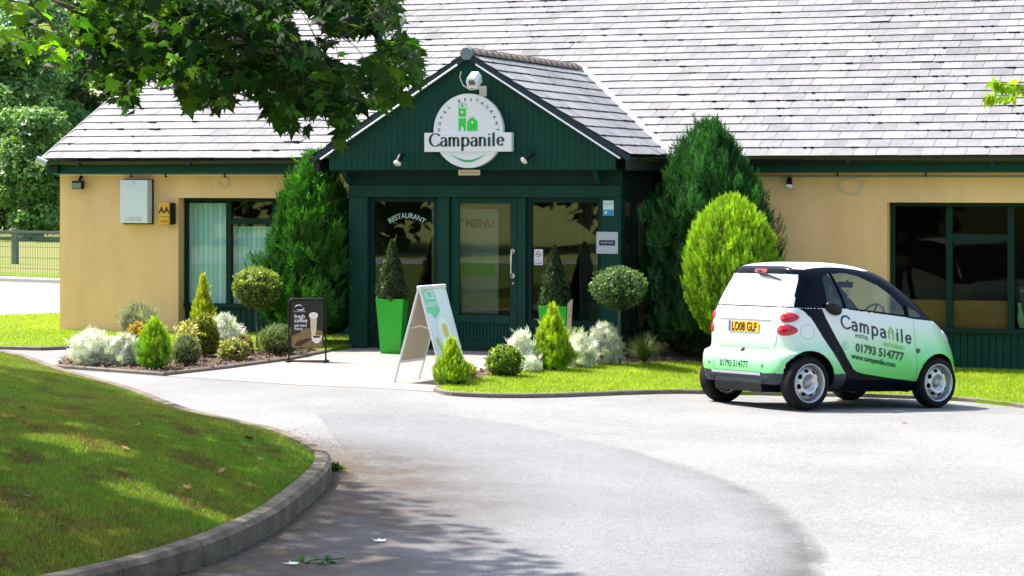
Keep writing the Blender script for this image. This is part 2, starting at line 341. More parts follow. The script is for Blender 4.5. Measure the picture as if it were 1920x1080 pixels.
# interior
b = MB(); b.box(XL+.3, XR-.3, 2.4, 15.6, -.24, -.20); b.box(XL+.3, XR-.3, 6.6, 6.7, -.2, 2.6); b.box(XL+.3, XR-.3, 2.4, 6.6, 2.46, 2.5); b.box(-1.98, -1.9, .8, 6.6, -.2, 2.5); b.box(1.9, 1.98, 2.4, 6.6, -.2, 2.5); b.build('interior', M_DARK, bld)
MB().box(5.14, 6.66, 2.385, 2.44, -.2, .70).build('tan_panel', M_TAN, bld)  # plain tan panels behind the lower part of the right window
MB().box(6.9, 9.8, 2.6, 2.7, -.2, .70).build('tan_panel', M_TAN, bld)

def slates(name, O, U, S, w_, l_, m, parent, width=.30, gauge=.27, seed=1, lim=None):
    """slates on the plane O + U*x + S*y (U along courses, S up the slope)"""
    r = random.Random(seed); O, U, S = Vector(O), Vector(U).normalized(), Vector(S).normalized(); N = U.cross(S).normalized()
    if N.z < 0: N = -N
    b = MB(); b.col = (.08, .08, .08); b.add([O, O+U*w_, O+U*w_+S*l_, O+S*l_], [(0, 1, 2, 3)])
    i = 0; y = 0; gaps = []
    while y < l_:
        x = -(width/2 if i % 2 else 0)-r.uniform(0, .02)
        while x < w_:
            x0 = max(0, x)+r.uniform(.001, .004); x1 = min(w_, x+width)-r.uniform(.001, .004)
            if x1-x0 > .03:
                k = r.gauss(1, .10)+.22*math.sin(x*1.3+y*.9)*math.sin(y*.35+x*.2)*.4; tt = r.uniform(-.025, .025); k = min(max(k, .55), 1.45)
                b.col = (k*(1+tt), k, k*(1-tt*.5+.01))
                e0 = r.uniform(-.006, .006); e1 = e0+r.uniform(-.004, .004); h = .017+(r.random() < .03)*r.uniform(.004, .012)+r.uniform(0, .003)
                if lim is None or lim((x0+x1)/2, y):
                    y1 = min(y+gauge+.02, l_)
                    q = [O+U*x0+S*(y+e0), O+U*x1+S*(y+e1), O+U*x1+S*y1, O+U*x0+S*y1]
                    b.add([q[0]+N*h, q[1]+N*(h+r.uniform(-.003, .003)), q[2]+N*.003, q[3]+N*.003], [(0, 1, 2, 3)])
                    kk = b.col; b.col = (kk[0]*.25, kk[1]*.25, kk[2]*.28)
                    b.add([q[0]+N*.002, q[1]+N*.002, q[1]+N*h, q[0]+N*h], [(0, 1, 2, 3)])
                    if r.random() < .24 and y > 0:      # broken edges and gaps under a slate tail, their shadow painted as black patches
                        for _ in range(r.randint(1, 3)):
                            g0 = x0+r.random()*(x1-x0-.08); g1 = g0+r.uniform(.015, .07)*(2.2 if r.random() < .12 else 1); b.col = (.04, .035, .05); dh = r.uniform(.012, .045)
                            gaps.append(len(b.f)); gm_ = (g0+g1)/2; b.add([O+U*(g0+.01)+S*(y+e0-dh*.7)+N*(h+.002), O+U*(g1-.006)+S*(y+e0-dh)+N*(h+.002), O+U*g1+S*(y+e0+.001)+N*(h+.0025), O+U*(g1-.004)+S*(y+e0+.008)+N*(h+.0025), O+U*gm_+S*(y+e0+.003)+N*(h+.0025), O+U*g0+S*(y+e0+.002)+N*(h+.0025)], [(0, 1, 2, 3, 4, 5)])
            x += width
        y += gauge; i += 1
    o = b.build(name, m, parent); o.data.materials.append(mat('slate_gap_shade', (.004, .004, .006), 1, spec=0))
    for k in gaps: o.data.polygons[k].material_index = 1
    return o
EY = 1.84
Ls = 7.2/math.cos(math.radians(25.5))
roof = slates('roof', (XL-.18, EY, EZ+.02), (1, 0, 0), (0, 1, TP), XR-XL+.4, Ls, M_SLATE, bld, seed=3)
b = MB(); b.add([(XL-.18, 9.0, EZ+7.16*TP), (XR+.2, 9.0, EZ+7.16*TP), (XR+.2, 16.3, EZ-.1), (XL-.18, 16.3, EZ-.1)], [(0, 1, 2, 3)])
b.col = (.9, .9, .9); b.build('rear_roof', M_SLATE, bld)
# verge trim (dark) and a bit of white gutter end
b = MB(); b.add([(XL-.20, EY-.02, EZ-.10), (XL-.20, 9, EZ+7.16*TP-.10), (XL-.20, 9, EZ+7.16*TP+.03), (XL-.20, EY-.02, EZ+.03), (XL-.16, EY-.02, EZ-.10), (XL-.16, 9, EZ+7.16*TP-.10), (XL-.16, 9, EZ+7.16*TP+.03), (XL-.16, EY-.02, EZ+.03)], [(0,1,2,3),(4,7,6,5),(3,2,6,7),(0,4,5,1),(0,3,7,4)])
b.build('verge_board', mat('verge_dark', (.03, .03, .045), .5), bld)
# fascias, soffits, gutters
def fascia(x0, x1):
    MB().box(x0, x1, EY+.04, EY+.065, EZ-.20, EZ-.02).build('fascia', M_GREEN, bld)
    MB().box(x0, x1, EY+.065, WY, EZ-.20, EZ-.185).build('soffit', M_GREEND, bld)
    b = MB(); n = 10
    V = []; 
    for X in (x0, x1):
        for k in range(n+1):
            t = PI+PI*k/n; V.append((X, EY-.03+.058*math.cos(t), EZ-.01+.062*math.sin(t)))
    b.add(V, [(k, k+1, n+2+k, n+1+k) for k in range(n)]); b.add(V[:n+1], [tuple(range(n+1))]); b.add(V[n+1:], [tuple(range(n+1))])
    xx = x0+.6
    while xx < x1:
        b.box(xx, xx+.05, EY-.095, EY+.04, EZ-.085, EZ-.03); xx += 1.9
    b.build('gutter', M_GUT, bld)
fascia(XL-.1, -2.25); fascia(2.1, XR)
MB().tube([(XL-.16, EY-.16, EZ+.02), (XL-.02, EY-.10, EZ-.05)], .055, 12).build('gutter_end', M_ALU, bld)
MB().box(XL+.01, XL+.13, EY-.02, WY, EZ-.20, EZ-.02).build('soffit_box', M_GREEND, bld)
def tube_line(x0, x1, z0, z1, Y=WY-.02, par=None):
    b = MB(); b.tube([(x0, Y, z0), ((x0+x1)/2, Y, (z0+z1)/2-.006), (x1, Y, z1)], .012, 8); return b
tube_line(XL+.02, -2.1, 2.402, 2.398).build('light_tube', M_WHITE, bld); tube_line(2.5, XR, 2.372, 2.36).build('light_tube', mat('cable_grey', (.35, .36, .33), .6), bld)
for x in (-6.5, -5.9, -4.9, -3.9, 3.2, 4.4, 5.6): MB().box(x, x+.015, WY-.04, WY, 2.36, 2.47).build('clip', M_BLACK, bld)
MB().tube([(2.42, 1.9, -.1), (2.42, 1.9, 2.45)], .045, 10).build('downpipe', mat('pipe_brown', (.06, .03, .022), .5), bld)

# windows ------------------------------------------------------------
def window(x0, x1, z0, z1, muls, trans, fz=2.34, name='window', gm=None):
    """frame with mullions at muls, (xa, xb, z) transoms"""
    fy0, fy1 = fz-.06, fz; b = MB(); t = .055
    b.box(x0, x1, fy0, fy1, z1-t, z1); b.box(x0, x1, fy0-.03, fy1, z0-.03, z0+t*.6)
    b.box(x0, x0+t, fy0+.002, fy1, z0+t*.6, z1-t); b.box(x1-t, x1, fy0+.002, fy1, z0+t*.6, z1-t)
    for mx in muls: b.box(mx-.045, mx+.045, fy0-.008, fy1, z0+t*.6, z1-t)
    for (xa, xb, zt) in trans: b.box(xa+.045, xb-.045, fy0-.004, fy1, zt-.045, zt+.045)
    o = b.build(name, M_GREEND, bld, bevel=.004)
    xs = [x0]+list(muls)+[x1]
    for a, c in zip(xs[:-1], xs[1:]):
        MB().box(a+.03, c-.03, fz-.032, fz-.026, z0, z1-.03).build('pane', gm, o)
    return o
def cladding(x0, x1, z0, z1, Y, parent=None, m=None, name='cladding', w_=.095):
    b = MB(); x = x0
    while x < x1-.01:
        xe = min(x+w_, x1); g = .006; zl = z0
        b.add([(x, Y+.012, zl), (x+g, Y, zl), (xe-g, Y, zl), (xe, Y+.012, zl), (x, Y+.012, z1), (x+g, Y, z1), (xe-g, Y, z1), (xe, Y+.012, z1)], [(0, 1, 5, 4), (1, 2, 6, 5), (2, 3, 7, 6)]); x = xe
    return b.build(name, m or M_GREEN, parent or bld)
wl = window(-5.69, -2.1, .42, 2.05, (-4.93, -4.16, -3.2), ((-4.93, -3.2, 1.70),), gm=M_GLASC)
cladding(-5.69, -1.95, -.1, .40, 2.30)
# blinds (vertical slats)
b = MB(); x = -5.62
while x < -2.2:
    a = .35+random.uniform(-.06, .06); c = math.cos(a)*.037; s = math.sin(a)*.037; k = random.uniform(.82, 1.08); b.col = (k, k, k)
    zt = 1.97 if x < -4.93 else 1.62
    b.add([(x-c, 2.385-s*.6, .45), (x+c, 2.385+s*.6, .45), (x+c, 2.385+s*.6, zt), (x-c, 2.385-s*.6, zt)], [(0, 1, 2, 3)]); x += .082
b.build('blind', mat('blind', (.55, .84, .90), .8, attr='tint'), bld)
wr = window(5.10, 12.0, .30, 2.02, (5.885, 6.70, 7.7, 8.6, 9.5), ((5.885, 6.70, 1.55), (7.7, 8.6, 1.55)), gm=M_GLASD)
cladding(5.08, 12.0, -.4, .28, 2.30)
b = MB(); b.box(12, XR, 2.1, 2.38, -.3, 2.02); b.build('wall', M_WALL, bld)

# porch ---------------------------------------------------------------
PX = -.165; PW = 2.27; RZ = 4.0; PZ = 2.62; SL = (RZ-PZ)/PW
# gable boards
b = MB(); x = -2.22
while x < 1.89:
    xe = min(x+.085, 1.90); g = .007
    def zt(q): return RZ-.05-SL*abs(q-PX)
    b.add([(x, .006, 2.46), (x+g, 0, 2.46), (xe-g, 0, 2.46), (xe, .006, 2.46), (x, .006, zt(x)), (x+g, 0, zt(x+g)), (xe-g, 0, zt(xe-g)), (xe, .006, zt(xe))], [(0, 1, 5, 4), (1, 2, 6, 5), (2, 3, 7, 6)]); x = xe
b.box(-2.22, 1.90, .02, .05, 2.46, 2.60)
b.build('gable', M_GREEN, bld)
b = MB(); b.box(-2.22, 1.9, .05, 2.1, 2.44, 2.46); b.box(-2.22, -2.15, .05, 1.85, 2.46, 2.62); b.box(1.83, 1.90, .05, 1.85, 2.46, 2.62); b.build('porch_soffit', M_GREEND, bld)
b = MB()  # barge boards
for s in (-1, 1):
    x0, x1 = PX, PX+s*(PW+.0)
    P = [(x0, RZ+.045), (x1, PZ+.03), (x1, PZ-.06), (x0, RZ-.055)]
    b.add([(x, -.06, z) for x, z in P]+[(x, -.002, z) for x, z in P], [(0,1,2,3),(4,7,6,5),(0,4,5,1),(2,6,7,3),(1,5,6,2)])
b.build('barge_board', mat('barge_dark', (.02, .035, .05), .35), bld)
b = MB(); 
for s in (-1, 1):
    b.tube([(PX+s*.13, -.075, RZ-.13), (PX+s*(PW-.12), -.075, PZ-.015)], .013, 8)
b.build('light_tube', M_WHITE, bld)
lr = 4.95
for s, U, sd_ in ((1, (0, 1, 0), 5), (-1, (0, 1, 0), 6)):
    slates('porch_roof', (PX+s*PW, -.07, PZ+.035), U, (-s*PW, 0, RZ-PZ), lr, math.hypot(PW, RZ-PZ), M_SLATE, bld, seed=sd_, gauge=.24)
b = MB()
for i in range(19):
    y0 = -.02+i*.245; r0 = .085; V = []
    for (yy, rr) in ((y0, r0+.012), (y0+.05, r0+.012), (y0+.055, r0), (y0+.25, r0-.004)):
        for k in range(9):
            t = PI*k/8; V.append((PX+rr*math.cos(t)*1.15, yy, RZ+.01+rr*math.sin(t)))
    b.add(V, [(j*9+k, j*9+k+1, (j+1)*9+k+1, (j+1)*9+k) for j in range(3) for k in range(8)]+[tuple(range(9))])
b.build('ridge_tiles', M_TERRA, bld)
b = MB(); b.tube([(PX, -.09, RZ+.01), (PX, -.02, RZ+.02)], .085, 14); b.build('finial_cap', mat('lead_blue', (.16, .22, .24), .45), bld)
# lead valleys lying on both slopes
for s in (1, -1):
    vb = Vector((PX+s*(PW-.02), EY+.03, EZ+.06)); vt = Vector((PX, EY+(RZ-EZ)/TP+.05, RZ+.07)); d = (vt-vb)
    o = Vector((s*.075, .0, .008))
    MB().add([vb-o*.5+Vector((0, 0, .01)), vb+o, vt+o, vt-o*.5+Vector((0, 0, .01)), vb-o*.5, vb+o-Vector((0, 0, .03)), vt+o-Vector((0, 0, .03)), vt-o*.5], [(0, 1, 2, 3), (1, 5, 6, 2)]).build('valley_lead', M_LEAD, bld)
# porch gutter on the right and left side
for X in (PX+PW+.03, PX-PW-.03):
    b = MB(); V = []; n = 8
    for Y in (-.02, EY-.02):
        for k in range(n+1): t = PI+PI*k/n; V.append((X+.055*math.cos(t), Y, PZ-.0+.06*math.sin(t)))
    b.add(V, [(k, k+1, n+2+k, n+1+k) for k in range(n)]); b.add(V[:n+1], [tuple(range(n+1))])
    b.box(X-.1, X-.02, .0, EY, PZ-.17, PZ-.0) if X > 0 else b.box(X+.02, X+.1, 0, EY, PZ-.17, PZ)
    b.build('gutter', M_GUT, bld)
# porch wall frame: posts and beams at Y=.3
FY = .30
MB().box(-2.06, 1.90, FY, FY+.14, 2.12, 2.44).build('beam', M_GREEND, bld)
MB().box(-2.05, 1.89, FY-.03, FY-.002, 2.09, 2.25).build('head_board', M_GREEN, bld, bevel=.004)
for x0, x1 in ((-2.05, -1.77), (1.61, 1.89)):
    MB().box(x0, x1, FY-.02, FY+.16, -.08, 2.09).build('post', M_GREEN, bld, bevel=.006)
for x0, x1 in ((-.74, -.565), (.425, .54)):
    MB().box(x0, x1, FY+.0, FY+.12, -.05, 2.12).build('mullion', M_GREEN, bld, bevel=.005)
def sidelight(x0, x1, name='sidelight'):
    Y = FY+.05; b = MB()
    b.box(x0, x0+.07, Y, Y+.06, -.05, 2.1); b.box(x1-.07, x1, Y, Y+.06, -.05, 2.1); b.box(x0+.07, x1-.07, Y, Y+.06, 2.02, 2.1); b.box(x0+.07, x1-.07, Y-.004, Y+.06, .33, .44); b.box(x0+.07, x1-.07, Y, Y+.06, -.05, .06)
    o = b.build(name, M_GREEND, bld, bevel=.004)
    cladding(x0+.07, x1-.07, .06, .33, Y+.015, o, M_GREEND, 'panel')
    MB().box(x0+.06, x1-.06, Y+.028, Y+.034, .43, 2.03).build('pane', M_GLASS, o)
    return o
sll = sidelight(-1.77, -.74); slr = sidelight(.54, 1.61)
# door
b = MB(); Y = FY+.04; x0, x1 = -.55, .41
b.box(x0, x0+.115, Y, Y+.05, .02, 2.09); b.box(x1-.105, x1, Y, Y+.05, .02, 2.09); b.box(x0+.115, x1-.105, Y, Y+.05, 2.0, 2.09); b.box(x0+.115, x1-.105, Y-.003, Y+.05, .38, .49); b.box(x0+.115, x1-.105, Y, Y+.05, .02, .12)
door = b.build('door', M_GREEN, bld, bevel=.004)
cladding(x0+.115, x1-.105, .12, .38, Y+.015, door, M_GREEN, 'panel', .05)
MB().box(x0+.105, x1-.095, Y+.022, Y+.028, .48, 2.01).build('pane', M_GLASS, door)
b = MB(); hx = .345
b.tube([(hx, Y, 1.36), (hx, Y-.05, 1.36), (hx, Y-.075, 1.33), (hx, Y-.075, 1.06), (hx, Y-.05, 1.03), (hx, Y, 1.03)], .014, 10)
b.lathe([(0, 0), (.034, 0), (.034, .012), (0, .012)], Matrix.Translation((hx, Y, 1.36)) @ Matrix.Rotation(PI/2, 4, 'X'), 16); b.lathe([(0, 0), (.034, 0), (.034, .012), (0, .012)], Matrix.Translation((hx, Y, 1.03)) @ Matrix.Rotation(PI/2, 4, 'X'), 16)
b.build('handle', M_CHROME, door, auto=.6)
MB().lathe([(0, 0), (.016, 0), (.016, .01), (0, .01)], Matrix.Translation((hx+.005, Y, .93)) @ Matrix.Rotation(PI/2, 4, 'X'), 14).build('lock', M_CHROME, door)
MB().box(-2.0, 1.9, FY-.02, FY+.2, -.09, .018).build('threshold', mat('threshold', (.05, .05, .05), .8), bld)
# side glazing of the porch (right side) and solid left side
b = MB()
for y0, y1 in ((.46, .54), (1.05, 1.12), (1.7, 1.8)): b.box(1.78, 1.86, y0, y1, -.1, 2.44)
b.box(1.785, 1.855, .54, 1.8, -.1, .30); b.box(1.785, 1.855, .54, 1.8, 2.02, 2.44); b.build('side_frame', M_GREEND, bld)
MB().box(1.815, 1.821, .5, 2.1, .3, 2.02).build('pane', M_GLASS, bld)
MB().box(-2.03, -1.97, .46, 2.1, -.1, 2.44).build('side_panel', M_GREEND, bld)
for (x, y) in ((1.62, .12), (-2.0, .12)):
    MB().prism([(0, 0), (.20, 0), (.20, -.05), (.06, -.16), (0, -.18)], Matrix.Translation((x, .30, 2.44)) @ Matrix.Rotation(-PI/2, 4, 'Z') @ Matrix.Rotation(PI/2, 4, 'X'), .07).build('bracket', M_GREEN, bld)
# curtain inside the porch
b = MB(); n = 40; V = []
for i in range(n+1):
    x = 1.1+.32*i/n; y = .9+.025*math.sin(i*1.1); V += [(x, y, .2), (x, y, 2.2)]
b.add(V, [(2*i, 2*i+2, 2*i+3, 2*i+1) for i in range(n)]); b.build('curtain', mat('curtain', (.10, .09, .07), .9), bld)
# menu board inside the glass door (top-level thing)
def planefn(X, Y, Z): return lambda x, y: (X+x, Y, Z+y)
mb = empty('menu_board', (0, FY+.2, 0), 0, 'tall grey menu board reading daily menu, standing behind the entrance door glass', 'menu board')
MB().box(-.90, .075, 0, .02, .50, 1.93).build('board', mat('menu_paper', (.15, .155, .13), .8, var=.12, vscale=4), mb)
MB().box(-.895, .02, -.004, 0, 1.02, 1.27).build('picture', mat('menu_green', (.05, .17, .01), .7), mb)
MB().box(-.895, .02, -.004, 0, 1.31, 1.34).build('band', mat('menu_blue', (.12, .2, .22), .7), mb)
lettering('lettering', 'DAILY MENU', .155, planefn(-.42, -.006, 1.68), M_BLACK, mb, bold=.004, sx=.98)
ft = empty('window_lettering', (0, FY+.076, 0), 0, 'arched white restaurant lettering on the left sidelight of the porch', 'lettering')
def archfn(cx, cz, R_):
    def f(x, y):
        a = x/R_; r = R_+y; return (cx+r*math.sin(a), 0, cz-R_+r*math.cos(a))
    return f
lettering('lettering', 'RESTAURANT', .102, archfn(-1.22, 1.80, .42), mat('letter_white', (.5, .66, .60), .5), ft, bold=.0005, sx=.84)

# ------------------------------------------------------------------ signs and fittings
def disc(cx, cz, r, n=56): return [(cx+r*math.cos(2*PI*i/n), cz+r*math.sin(2*PI*i/n)) for i in range(n)]
MX = Matrix.Rotation(PI/2, 4, 'X')   # local (x,y)->(X,Z), extrudes to -Y
def onwall(Y): return Matrix.Translation((0, Y, 0)) @ MX
sg = empty('round_sign', (-.13, 0, 2.98), 0, 'round white sign with a wide name band and green tower emblem on the green gable', 'sign')
def loc(Y): return Matrix.Translation((0, Y, 0)) @ MX
MB().prism(disc(0, 0, .497, 80), loc(-.03), .075).build('disc', M_WHITE, sg, auto=.6)
MB().box(-.625, .625, -.125, -.03, -.28, -.025).build('name_band', M_WHITE, sg, bevel=.006)
ys = -.1262
o, wd = stroke_word('Campanile', .118, .036, .012, .0125, lambda x, y: (x-.548, ys-.002, -.205+y), name='lettering', m=M_INK, parent=sg)
lf = archfn(0, 0, .385)
def flet(x, y):
    a = x/.392; r = .392+y; return (r*math.sin(a), -.1075, -.0+r*math.cos(a))
for t_, a_ in zip('HOTEL RESTAURANT', [-88+176*i/15 for i in range(16)]):
    if t_ == ' ': continue
    V, F_ = text_mesh(t_, .056, bold=.0016); a = math.radians(a_)
    MB().add([((.40+y)*math.sin(a)+x*math.cos(a), -.1075, (.40+y)*math.cos(a)-x*math.sin(a)) for x, y in V], F_).build('lettering', mat('ink_grey', (.03, .03, .035), .5), sg)
b = MB(); E = loc(-.106)
def rect(x0, x1, z0, z1): b.prism([(x0, z0), (x1, z0), (x1, z1), (x0, z1)], E, .004)
# tower: blocks with window and arch
b.prism([(-.135, .19), (-.032, .19), (-.032, .30), (-.135, .30)], E, .004)
b.prism([(-.135, -.0), (-.108, -.0), (-.108, .035), (-.098, .055), (-.085, .062), (-.072, .055), (-.062, .035), (-.062, 0), (-.032, 0), (-.032, .168), (-.135, .168)], E, .004)
b.prism([(-.012, 0), (.135, 0), (.135, .125), (.062, .19), (-.012, .125)], E, .004)
b.prism([(-.105, .318), (-.063, .318), (-.072, .345), (-.084, .36), (-.096, .345)], E, .004)
b.add([(math.cos(t)*.0+x, -.111, z) for (x, z, t) in []], [])
for P in ([(-.135, .305), (-.14, .33), (-.135, .355), (-.12, .37), (-.10, .367), (-.084, .372), (-.066, .367), (-.046, .37), (-.032, .355), (-.027, .33), (-.032, .305)],):
    b.tube([(x, -.110, z) for x, z in P], .0035, 6)
b.build('emblem', M_LIME, sg)
for q in ((-.084, .25), (.062, .115)): MB().prism(disc(*q, .017, 16), loc(-.1105), .002).build('emblem_window', M_WHITE, sg)
P = [(-.25+.5*i/24, -.315-.075*math.sin(PI*i/24)) for i in range(25)]+[(.25-.5*i/24, -.315-.095*math.sin(PI*i/24)-.012*math.sin(PI*i/24)) for i in range(1, 24)]
MB().prism(P, loc(-.106), .003).build('smile', mat('smile_green', (.04, .45, .16), .4), sg)

lo = empty('sign_box', (-6.39, WY, 2.0), 0, 'large white square sign box with faint red lettering on the ochre wall', 'sign')
MB().box(-.235, .28, -.02, 0, -.355, .33).build('back_tray', M_BLACK, lo)
MB().box(-.205, .265, -.17, -.02, -.335, .32).build('box', mat('sign_white', (.72, .76, .84), .3), lo, bevel=.008)
lettering('lettering', 'LODGE', .085, planefn(.03, -.173, -.30), mat('faded_red', (.75, .42, .45), .5), lo, bold=.001)
b = MB(); 
for i in range(5): a = math.radians(20+35*i); b.obox((.03+.022*math.cos(a), -.172, .265+.022*math.sin(a)), (.004*math.sin(a), 0, .004*math.cos(a)), (0, .001, 0), (.018*math.cos(a), 0, .018*math.sin(a)))
b.box(.0, .06, -.173, -.171, .235, .243); b.build('emblem', MATS['faded_red'], lo)
aa = empty('rating_sign', (-5.88, WY, 1.81), 0, 'small yellow and black rating sign beside the white sign box', 'sign')
MB().box(-.03, .155, -.13, 0, -.165, .165).build('case', M_BLACK, aa, bevel=.02)
MB().box(-.055, .125, -.16, -.128, -.165, .168).build('face', mat('aa_yellow', (.80, .38, .02), .4), aa, bevel=.012)
lettering('lettering', 'AA', .125, planefn(.035, -.162, .015), mat('aa_ink', (.05, .03, .02), .5), aa, bold=.006, sx=1.05)
MB().box(-.045, .115, -.1625, -.161, -.048, -.042).build('divider', MATS['aa_ink'], aa)
lettering('lettering', 'LODGE', .035, planefn(.035, -.162, -.125), mat('aa_red', (.5, .08, .02), .5), aa, bold=.002)
fl = empty('floodlight', (-7.37, WY, 2.26), 0, 'small black floodlight at the left end of the ochre wall', 'light')
MB().box(-.09, .09, -.14, -.05, -.08, .05).build('housing', M_BLACK, fl, bevel=.012)
MB().box(-.075, .075, -.146, -.138, -.068, .015).build('lens', mat('lens_grey', (.22, .25, .2), .15), fl)
MB().tube([(0, -.05, .05), (0, -.02, .10), (0, 0, .12)], .022, 8).build('bracket', M_BLACK, fl)
def spot(x, y, z, dirv, label, mlen=.2):
    o = empty('spotlight', (x, y, z), 0, label, 'light', 'spotlights under the eaves and gable'); d = Vector(dirv).normalized()
    MB().tube([(0, 0, .0), (0, -.05, .0), d*.03+Vector((0, -.08, 0))], .014, 8).build('bracket', M_BLACK, o)
    p0 = Vector((0, -.08, .03)); b = MB(); b.tube([p0, p0+d*.02, p0+d*mlen*.65, p0+d*mlen*.72], [.02, .034, .042, .055], 14); b.build('housing', M_BLACK, o, smooth=True)
    b = MB(); b.tube([p0+d*mlen*.72, p0+d*mlen*.86, p0+d*mlen*.97, p0+d*mlen], [.052, .056, .03, .002], 14); b.build('bulb', mat('bulb', (.8, .78, .72), .12), o, smooth=True); return o
spot(-1.10, 0, 2.66, (-.25, -.5, -1), 'left of the two spotlights under the round gable sign')
spot(.78, 0, 2.66, (-.75, -.45, -.8), 'right of the two spotlights under the round gable sign')
spot(3.76, WY, 2.33, (0, -.4, -1), 'spotlight on the ochre wall to the right of the conifer', .17)
cc = empty('security_camera', (.02, 0, 3.68), 0, 'white security camera on the gable above the round sign', 'camera')
MB().prism([(-.075, 0), (.075, 0), (.08, .10), (.05, .16), (-.05, .16), (-.08, .10)], Matrix.Translation((-.02, -.10, -.05)) @ Matrix.Rotation(PI/2+.5, 4, 'X') , .20).build('housing', M_WHITE, cc, bevel=.01)
MB().box(-.055, .03, -.335, -.30, -.10, -.02).build('lens', mat('cam_lens', (.12, .11, .1), .1), cc, bevel=.01)
b = MB(); b.tube([(0, 0, -.17), (.03, -.07, -.17), (0, -.12, -.1)], .02, 8); b.box(-.02, .08, -.03, -.001, -.24, -.1); b.build('bracket', mat('cream_metal', (.6, .58, .5), .5), cc)
cb = MB(); cb.tube([(-.28+.0, -.03, .10), (-.30, -.03, .02), (-.25, -.03, -.09), (-.15, -.03, -.15), (-.03, -.05, -.14)], .008, 6); cb.build('cable', mat('cable_cream', (.6, .62, .5), .6), cc)
pt = empty('small_sign_plate', (-.15, .0, 2.42), 0, 'small cream plate fixed below the round gable sign', 'plate')
MB().box(-.155, .155, -.015, 0, -.035, .04).build('plate', mat('cream_plate', (.55, .48, .30), .5), pt, bevel=.003)
lettering('lettering', 'RESTAURANT ENTRANCE', .026, planefn(0, -.017, -.008), mat('brown_ink', (.2, .12, .05), .6), pt, sx=.9)
for x, z, lab, rr in ((-4.92, 2.36, 'loose loop of pale cable on the left ochre wall', .075), (4.6, 2.34, 'loose loop of pale cable on the right ochre wall', .16)):
    n = 22; P = [(rr*math.sin(2*PI*i/n), -.02, -rr*(1.25 if rr < .1 else .75)*(1-math.cos(2*PI*i/n))*.85) for i in range(n+1)]
    o = MB().tube(P, .007, 6, False).build('cable_loop', mat('cable_cream', (.6, .62, .5), .6)); o.location = (x, WY, z); tag(o, lab, 'cable', 'cable loops on the walls')
# notices
ns = empty('no_smoking_sticker', (.70, FY+.075, 1.285), 0, 'white no smoking sticker with a red ring on the right sidelight glass', 'sticker')
MB().box(-.062, .062, -.002, .001, -.105, .105).build('card', M_WHITE, ns)
b = MB(); R0 = .042
for i in range(24):
    a, c = 2*PI*i/24, 2*PI*(i+1)/24; b.add([(math.cos(t)*r, -.003, .04+math.sin(t)*r) for t, r in ((a, R0), (c, R0), (c, R0-.009), (a, R0-.009))], [(0, 1, 2, 3)])
b.obox((0, -.003, .04), (.034*.7, 0, -.034*.7), (0, .0004, 0), (.003, 0, .003)); b.build('ring', mat('sticker_red', (.7, .03, .03), .5), ns)
MB().box(-.026, .02, -.0035, -.002, .034, .044).build('cigarette', M_BLACK, ns); lettering('lettering', 'NO SMOKING', .016, planefn(0, -.003, -.045), M_BLACK, ns)
MB().box(-.05, .05, -.003, -.002, -.09, -.068).build('band', mat('sticker_blue', (.2, .45, .6), .5), ns)
n1 = empty('notice', (1.715, FY-.022, 1.95), 0, 'small white and blue notice at the top of the right porch post', 'notice')
MB().box(-.073, .073, -.004, 0, -.10, .10).build('card', mat('notice_pale', (.62, .74, .70), .5), n1); MB().box(-.070, .070, -.0065, -.004, -.098, -.02).build('band', mat('notice_blue', (.03, .30, .55), .5), n1)
lettering('lettering', 'WELCOME', .026, planefn(0, -.006, .05), mat('notice_blue', (0, 0, 0)), n1)
MB().prism(disc(0, 0, .02, 16), loc(-.0065), .001).build('emblem', mat('notice_pale', (0, 0, 0)), n1).location = (-.035, 0, -.058)
n2 = empty('notice_plaque', (1.70, FY-.022, 1.49), 0, 'larger grey plaque with a dark blue bar on the right porch post', 'plaque')
MB().box(-.15, .15, -.012, 0, -.145, .145).build('plate', mat('plaque_grey', (.50, .52, .55), .4), n2, bevel=.003); MB().box(-.11, .11, -.0145, -.012, -.035, .035).build('band', M_NAVY, n2)
for i in (-1, 1):
    for j in (-1, 1): MB().lathe([(0, .004), (.006, .004), (.006, 0)], Matrix.Translation((i*.135, -.012, j*.13)) @ MX, 8).build('screw', M_CHROME, n2)
lettering('lettering', 'RECEPTION', .032, planefn(0, -.0155, -.010), M_WHITE, n2)

# coffee sign --------------------------------------------------------
ang = math.atan2(.17, .46)
cs = empty('coffee_sign', (-1.56, -2.09, .006), ang, 'black framed coffee sign on its stand beside the flower bed', 'sign')
W2 = .235; H = .80
b = MB(); rr = .05
fr = [(-W2, 0, .0), (-W2, 0, H-rr)]+[(-W2+rr-rr*math.cos(t), 0, H-rr+rr*math.sin(t)) for t in (.4, .8, 1.2, 1.57)]+[(W2-rr+rr*math.sin(t), 0, H-rr+rr*math.cos(t)) for t in (.0, .4, .8, 1.2, 1.57)]+[(W2, 0, 0)]
b.tube(fr, .012, 8); b.build('frame', M_BLACK, cs)
b = MB(); b.box(-W2-.05, W2+.05, -.02, .02, .0, .018)
for s in (-1, 1): b.box(s*W2-.02, s*W2+.02, -.13, .13, 0, .02)
b.build('base', M_BLACK, cs, bevel=.004)
def rrect(x0, x1, z0, z1, r, n=5):
    return arc(x1-r, z1-r, r, 0, PI/2, n)+arc(x0+r, z1-r, r, PI/2, PI, n)+arc(x0+r, z0+r, r, PI, 1.5*PI, n)+arc(x1-r, z0+r, r, 1.5*PI, 2*PI, n)
MB().prism(rrect(-.21, .205, .17, .775, .04), loc(.006), .014).build('panel', mat('coffee_black', (.015, .013, .012), .35), cs)
def flat(pts, m, name, yy, par=cs): return MB().prism(pts, loc(yy), .0015).build(name, m, par)
